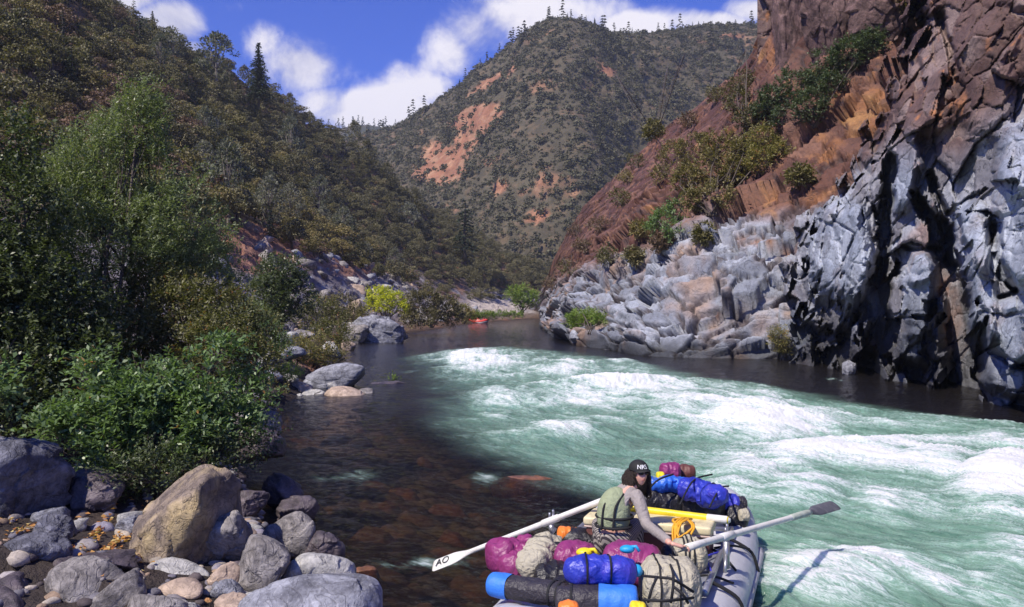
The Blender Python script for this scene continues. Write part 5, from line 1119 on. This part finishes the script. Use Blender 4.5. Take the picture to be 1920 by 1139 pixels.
# ------------------------------------------------------------------ the rower
def skin(verts, edges, rad, sub=2, rad2=None):
    me = bpy.data.meshes.new('skin'); me.from_pydata([tuple(v) for v in verts], edges, []); o = bpy.data.objects.new('skin', me); COL.objects.link(o)
    md = o.modifiers.new('s', 'SKIN'); md.use_smooth_shade = True
    for i, sv in enumerate(me.skin_vertices[0].data):
        rr = rad[i]; sv.radius = (rr, rr) if np.isscalar(rr) else rr; sv.use_root = (i == 0)
    o.modifiers.new('u', 'SUBSURF').levels = sub; o.modifiers['u'].render_levels = sub
    bpy.context.view_layer.update(); ev = o.evaluated_get(bpy.context.evaluated_depsgraph_get()); m2 = bpy.data.meshes.new_from_object(ev)
    V = np.array([v.co[:] for v in m2.vertices]); Fs = [tuple(p.vertices) for p in m2.polygons]; bpy.data.objects.remove(o); return V, Fs
zb = 8.42
pel = P(1154, 1008, zb); wst = P(1150, 985, zb+.0); che = P(1154, 950, zb+.05); nkb = P(1176, 920, zb+.12); nck = P(1190, 908, zb+.14); hd = P(1198, 889, zb+.13)
shR = P(1196, 934, zb-.02); shL = P(1152, 930, zb+.26); elR = P(1212, 985, zb-.16); wrR = hR+np.array([-.05, .03, .055]); elL = P(1172, 975, zb+.45); wrL = hL+np.array([.05, -.02, .05])
hipR, hipL = pel+RX*.09-UP*.03, pel-RX*.09-UP*.03; knR = pel+RY*.42+RX*.12+UP*.06; knL = pel+RY*.36-RX*.26+UP*.05; ftR = knR+RY*.1-UP*.42; ftL = knL+RY*.08-UP*.42
def hand_chain(w, h, side, verts, edges, rad, wi, axis, out_):
    """palm and five curled fingers closing over an oar grip"""
    palm = w+(h-w)*.75; verts.append(palm); rad.append((.032, .018)); pi = len(verts)-1; edges.append((wi, pi))
    return palm, pi
pts_ = [pel, wst, che, nkb, nck, hd-UP*.03, shR, elR, wrR, shL, elL, wrL, hipR, knR, ftR, hipL, knL, ftL, ftR+RY*.14, ftL+RY*.14]
ed = [(0, 1), (1, 2), (2, 3), (3, 4), (4, 5), (3, 6), (6, 7), (7, 8), (3, 9), (9, 10), (10, 11), (0, 12), (12, 13), (13, 14), (0, 15), (15, 16), (16, 17), (14, 18), (17, 19)]
rd = [(.14, .11), (.125, .10), (.145, .11), (.09, .07), .05, .06, .058, .042, .028, .058, .042, .028, .085, .06, .042, .085, .06, .042, .035, .035]
V1, F1 = skin(pts_, ed, rd)
person = empty('person', tuple(pel*[1, 1, 0]+[0, 0, .55])); tag(person, 'person rowing in an olive life vest, grey brown shirt and black cap, looking back', 'person')
body = MB().add(V1, F1)
# hands: palm plus five fingers wrapped round each grip
for (w, h, dr) in ((wrR, hR+(lkR-hR)/np.linalg.norm(lkR-hR)*.07, (lkR-hR)), (wrL, hL+(lkL-hL)/np.linalg.norm(lkL-hL)*.07, (lkL-hL))):
    dr = dr/np.linalg.norm(dr); f_ = h-w; f_ /= np.linalg.norm(f_); up_ = np.cross(dr, f_); up_ = up_/np.linalg.norm(up_); 
    if up_[2] < 0: up_ = -up_
    a0 = h+up_*.036
    body.add(*skin([w, lerp(w, a0, .5), a0], [(0, 1), (1, 2)], [(.028, .022), (.036, .018), (.040, .017)], 1))
    fw = RY*.5-UP*.0; fw = fw-dr*np.dot(fw, dr); fw /= np.linalg.norm(fw)
    for k in range(4):
        b0 = a0+dr*(-.032+.021*k); ln = (.9, 1., .95, .8)[k]
        body.add(*skin([b0, b0+fw*.03*ln-UP*.004, b0+fw*.042*ln-UP*.030, b0+fw*.022*ln-UP*.052], [(0, 1), (1, 2), (2, 3)], [.010, .0098, .009, .0075], 1))
    b0 = a0-fw*.022+dr*.02; body.add(*skin([b0, b0-fw*.018-UP*.018+dr*.01, b0-fw*.006-UP*.045+dr*.014], [(0, 1), (1, 2)], [.012, .011, .0085], 1))
# head, face turned to the right and a little back to the camera
fd = np.array([.42, -.90, -.02]); fd /= np.linalg.norm(fd); rt_ = np.cross(fd, UP); rt_ /= np.linalg.norm(rt_); hu = np.cross(rt_, fd)
def H3(x, y, z): return hd+rt_*x+fd*y+hu*z
b_ = bmesh.new(); bmesh.ops.create_icosphere(b_, subdivisions=4, radius=1); hv = []
for v in b_.verts:
    x, y, z = v.co; X_ = x*.074; Y_ = y*.092; Z_ = z*.115
    if z < 0: X_ *= 1-.28*(-z)**1.4; Y_ = Y_*(1-.12*(-z)) + .012*(-z)
    if y > .2:
        Y_ += .026*math.exp(-((X_)/.013)**2-((Z_+.008)/.024)**2)      # nose
        Y_ -= .012*(math.exp(-((X_-.03)/.016)**2-((Z_-.022)/.014)**2)+math.exp(-((X_+.03)/.016)**2-((Z_-.022)/.014)**2))
        Y_ += .007*math.exp(-((X_)/.022)**2-((Z_+.048)/.008)**2)-.005*math.exp(-((X_)/.024)**2-((Z_+.041)/.003)**2)
        Y_ += .010*math.exp(-((X_)/.02)**2-((Z_+.09)/.018)**2)+.006*math.exp(-((Z_-.042)/.01)**2)
    v.co = Vector(H3(X_, Y_, Z_))
body.bm(b_)
for s_ in (-1, 1): body.tube([H3(s_*.072, -.005, .02), H3(s_*.083, -.012, .015), H3(s_*.08, -.01, -.02), H3(s_*.072, 0, -.025)], [.006, .012, .010, .005], 6)
body_o = bl(body, 'body', M_SKIN, person)
mb = MB()
for s_ in (-1, 1): mb.tube([H3(s_*.052, .074, .022), H3(s_*.034, .090, .022), H3(s_*.012, .094, .020)], [.012, .017, .012], 8)
mb.tube([H3(-.015, .096, .024), H3(.015, .096, .024)], .003, 6); mb.tube([H3(.055, .075, .026), H3(.077, 0, .022)], .003, 6); mb.tube([H3(-.055, .075, .026), H3(-.077, 0, .022)], .003, 6)
bl(mb, 'sunglasses', M_GLS, person)
mb = MB(); mb.tube([H3(-.022, .086, -.044), H3(0, .094, -.043), H3(.022, .086, -.044)], [.002, .005, .002], 6); bl(mb, 'lips', plain('lips', (.45, .12, .10), .5), person)
# hair
r = np.random.default_rng(44); mb = MB()
b_ = bmesh.new(); bmesh.ops.create_icosphere(b_, subdivisions=5, radius=1); Vh = np.array([v.co[:] for v in b_.verts])
dd = 1+.34*fbm(Vh*4, 4, 9, ridged=True)+.20*fbm(Vh*11, 3, 10, ridged=True)
for v, k in zip(b_.verts, dd):
    x, y, z = v.co; zz_ = z*.145*k if z < 0 else z*.10; v.co = Vector(H3(x*.116*k*(1-.2*max(z, 0)), -.040+y*.086*k*(1 if y < 0 else .8), -.045+zz_))
mb.bm(b_)
for i in range(340):
    a = r.random()*math.pi*1.5+math.pi*.75; x0 = math.cos(a)*.105; y0 = math.sin(a)*.10*.9-.02
    if y0 > .04: continue
    ln = .14+.15*r.random(); pts = []; ph = r.random()*6; k = .014+.012*r.random()
    for j in range(9):
        f = j/8; pts.append(H3(x0*(1+.35*f)+math.cos(ph+f*11)*k, y0*(1+.25*f)-.02*f+math.sin(ph+f*11)*k, .02-ln*f+.02*r.normal()*.3))
    mb.tube(pts, np.linspace(.010, .005, 9), 5)
bl(mb, 'hair', M_HAIR, person)
# cap
b_ = bmesh.new(); bmesh.ops.create_uvsphere(b_, u_segments=32, v_segments=18, radius=1)
bmesh.ops.delete(b_, geom=[v for v in b_.verts if v.co.z < -.02], context='VERTS')
for v in b_.verts: x, y, z = v.co; v.co = Vector(H3(x*.096, -.008+y*.112, .045+z*.098))
mb = MB().bm(b_); cap = bl(mb, 'cap', M_CAP, person); mb = MB(); Vb = []; 
for i, q in enumerate(np.linspace(-1, 1, 13)):
    for f in (0, .5, 1): 
        x = q*.078*(1-.12*f); y = math.sqrt(max(0, 1-(q*.8)**2))*.098+f*.045*math.sqrt(max(0, 1-q*q*.9)); Vb.append(H3(x, y, .062-.012*f-.02*q*q)); 
for dz_ in (0, 1): pass
n3 = len(Vb); Vb2 = [v-hu*.004 for v in Vb]; Fb = []
for i in range(12):
    for j in range(2): k = i*3+j; Fb += [(k, k+3, k+4, k+1), (n3+k, n3+k+1, n3+k+4, n3+k+3)]
    Fb.append((i*3+2, i*3+5, n3+i*3+5, n3+i*3+2))
mb.add(np.array(Vb+Vb2), Fb); bl(mb, 'brim', M_CAP, cap)
cu = bpy.data.curves.new('letters', 'FONT'); cu.body = 'NRS'; cu.size = .062; cu.extrude = .002; cu.align_x = 'CENTER'; cu.align_y = 'CENTER'
to = bpy.data.objects.new('lettering', cu); COL.objects.link(to); bpy.context.view_layer.update()
me = bpy.data.meshes.new_from_object(to.evaluated_get(bpy.context.evaluated_depsgraph_get())); bpy.data.objects.remove(to)
for v in me.vertices:
    th_ = v.co.x/.100-.25; ph = .42+v.co.y/.1; q = H3(-math.sin(th_)*.1*math.cos(ph)*-1*-1, -.008+math.cos(th_)*.116*math.cos(ph), .045+.101*math.sin(ph))+fd*v.co.z
    v.co = Vector(q-np.array(person.location))
me.materials.append(M_LET); lo = bpy.data.objects.new('lettering', me); COL.objects.link(lo); lo.parent = cap
# shirt, vest, shorts
sp = [wst-UP*.13, che, nkb, shR, elR, lerp(elR, wrR, .93), shL, elL, lerp(elL, wrL, 1.04), lerp(nkb, nck, .35)]
Vs, Fs = skin(sp, [(0, 1), (1, 2), (2, 3), (3, 4), (4, 5), (2, 6), (6, 7), (7, 8), (2, 9)], [(.15, .12), (.16, .125), (.10, .085), .073, .056, .042, .073, .056, .042, .062])
Vs = Vs+(fbm(Vs*16, 3, 50, ridged=True)*.010)[:, None]*UP
bl(MB().add(Vs, Fs), 'shirt', M_SHIRT, person)
Vv, Fv = skin([wst-UP*.05, wst+UP*.05, lerp(che, P(1148, 950, zb), .5), P(1158, 932, zb+.05), P(1168, 917, zb+.10)], [(0, 1), (1, 2), (2, 3), (3, 4)], [(.165, .135), (.182, .145), (.185, .145), (.15, .115), (.08, .075)])
mb = MB().add(Vv, Fv)
vest = bl(mb, 'life_vest', M_VEST, person)
for k, (f0, w0) in enumerate([(.0, .178), (.5, .182)]):
    c_ = lerp(wst, che, f0); mb = MB(); mb.tube([c_+RX*math.cos(q)*w0+RY*math.sin(q)*w0*.85 for q in np.linspace(0, 6.283, 25)], .014, 6); bl(mb, 'vest_strap', M_WEB, vest)
for xs in (-.085, .03):
    mb = MB(); pth = [wst+RX*xs-RY*.150-UP*.02, lerp(wst, che, .6)+RX*xs-RY*.160, che+RX*(xs+.01)-RY*.150+UP*.04, lerp(che, nkb, .75)+RX*(xs-.01)-RY*.115+UP*.03]
    mb.tube(resample(np.array(pth), 10), .011, 6); bl(mb, 'vest_strap', M_WEB, vest)
Vp, Fp = skin([wst-UP*.04, pel, hipR, knR, lerp(knR, ftR, .9), hipL, knL, lerp(knL, ftL, .9)], [(0, 1), (1, 2), (2, 3), (3, 4), (1, 5), (5, 6), (6, 7)], [(.165, .13), (.172, .135), .11, .085, .065, .11, .085, .065])
bl(MB().add(Vp, Fp), 'trousers', M_STR, person)

# ------------------------------------------------------------------ small red raft far up the river
D0 = P(897, 606.5, 160); D0[2] = 0; far = empty('raft', tuple(D0)); tag(far, 'small red raft with paddlers far upstream at the bend', 'raft')
M_RED = plain('red_raft_fabric', (.70, .06, .05), .4, .1, 2); M_LITE = plain('pale_raft_tube', (.75, .68, .70), .5, .1, 2); M_RVEST = plain('red_vest', (.65, .05, .05), .6, .1, 4); M_HELM = plain('pale_helmet', (.7, .6, .55), .4, .1, 4)
ringf = np.array([D0+np.array([math.cos(a)*1.15, math.sin(a)*1.75, .28+.28*abs(math.sin(a))**3]) for a in np.linspace(0, 6.2832, 49)])@np.eye(3)
rr_ = Matrix.Rotation(math.radians(70), 3, 'Z'); ringf = np.array([D0+np.array(rr_@Vector(p-D0)) for p in ringf])
V, Fc = tube_np(ringf, .26, 12, False); bl(MB().add(V, Fc), 'outer_tube', M_RED, far)
V, Fc = tube_np(ringf*[1, 1, 1]-UP*.17, .24, 12, False); bl(MB().add(V, Fc), 'lower_tube', M_LITE, far)
bl(MB().tube([D0+np.array([-.6, 0, .35]), D0+np.array([.6, .2, .35])], .2, 10), 'thwart', M_LITE, far)
for k, (dx, dy) in enumerate([(-.95, -.45), (.1, -.7), (1.0, -.15), (-.2, .75)]):
    s = D0+np.array([dx, dy, .55]); pr = empty('person', tuple(s)); tag(pr, ['paddler in a red vest at the left end of the far red raft', 'paddler in a red vest on the near side of the far red raft', 'paddler in a red vest at the right end of the far red raft', 'paddler in a red vest on the far side of the far red raft'][k], 'person')
    V, Fc = skin([s, s+UP*.3, s+UP*.52, s+UP*.62, s+UP*.75, s+np.array([.2, -.05, .45]), s+np.array([.35, -.2, .2]), s+np.array([-.2, -.05, .45]), s+np.array([-.3, -.25, .25]), s+np.array([.12, -.4, .02]), s+np.array([.12, -.5, -.3])], [(0, 1), (1, 2), (2, 3), (3, 4), (2, 5), (5, 6), (2, 7), (7, 8), (0, 9), (9, 10)], [.15, .15, .12, .06, .10, .06, .045, .06, .045, .08, .05], 1)
    bl(MB().add(V, Fc), 'body', M_SKIN, pr)
    V, Fc = skin([s-UP*.02, s+UP*.28, s+UP*.5], [(0, 1), (1, 2)], [.19, .20, .16], 1); bl(MB().add(V, Fc), 'vest', M_RVEST, pr)
    b_ = bmesh.new(); bmesh.ops.create_uvsphere(b_, u_segments=12, v_segments=8, radius=.125); bmesh.ops.translate(b_, vec=s+UP*.80, verts=b_.verts); bl(MB().bm(b_), 'helmet', [M_HELM, M_RVEST, M_HELM, M_RVEST][k], pr)

# ------------------------------------------------------------------ thin air over the valley
b_ = bmesh.new(); bmesh.ops.create_cube(b_, size=1); me = bpy.data.meshes.new('haze'); b_.to_mesh(me); b_.free()
hz = bpy.data.objects.new('haze', me); COL.objects.link(hz); hz.scale = (2600, 2200, 420); hz.location = (0, 800, 202)
m = bpy.data.materials.new('haze_air'); m.use_nodes = True; t = NT(m.node_tree)
vol = t.n('ShaderNodeVolumePrincipled', {'Color': (.80, .86, 1., 1), 'Density': .00020, 'Anisotropy': .1})
t.n('ShaderNodeOutputMaterial', {'Volume': vol.outputs[0]}); me.materials.append(m); tag(hz, 'thin blue haze filling the valley air', 'haze', None, 'stuff')
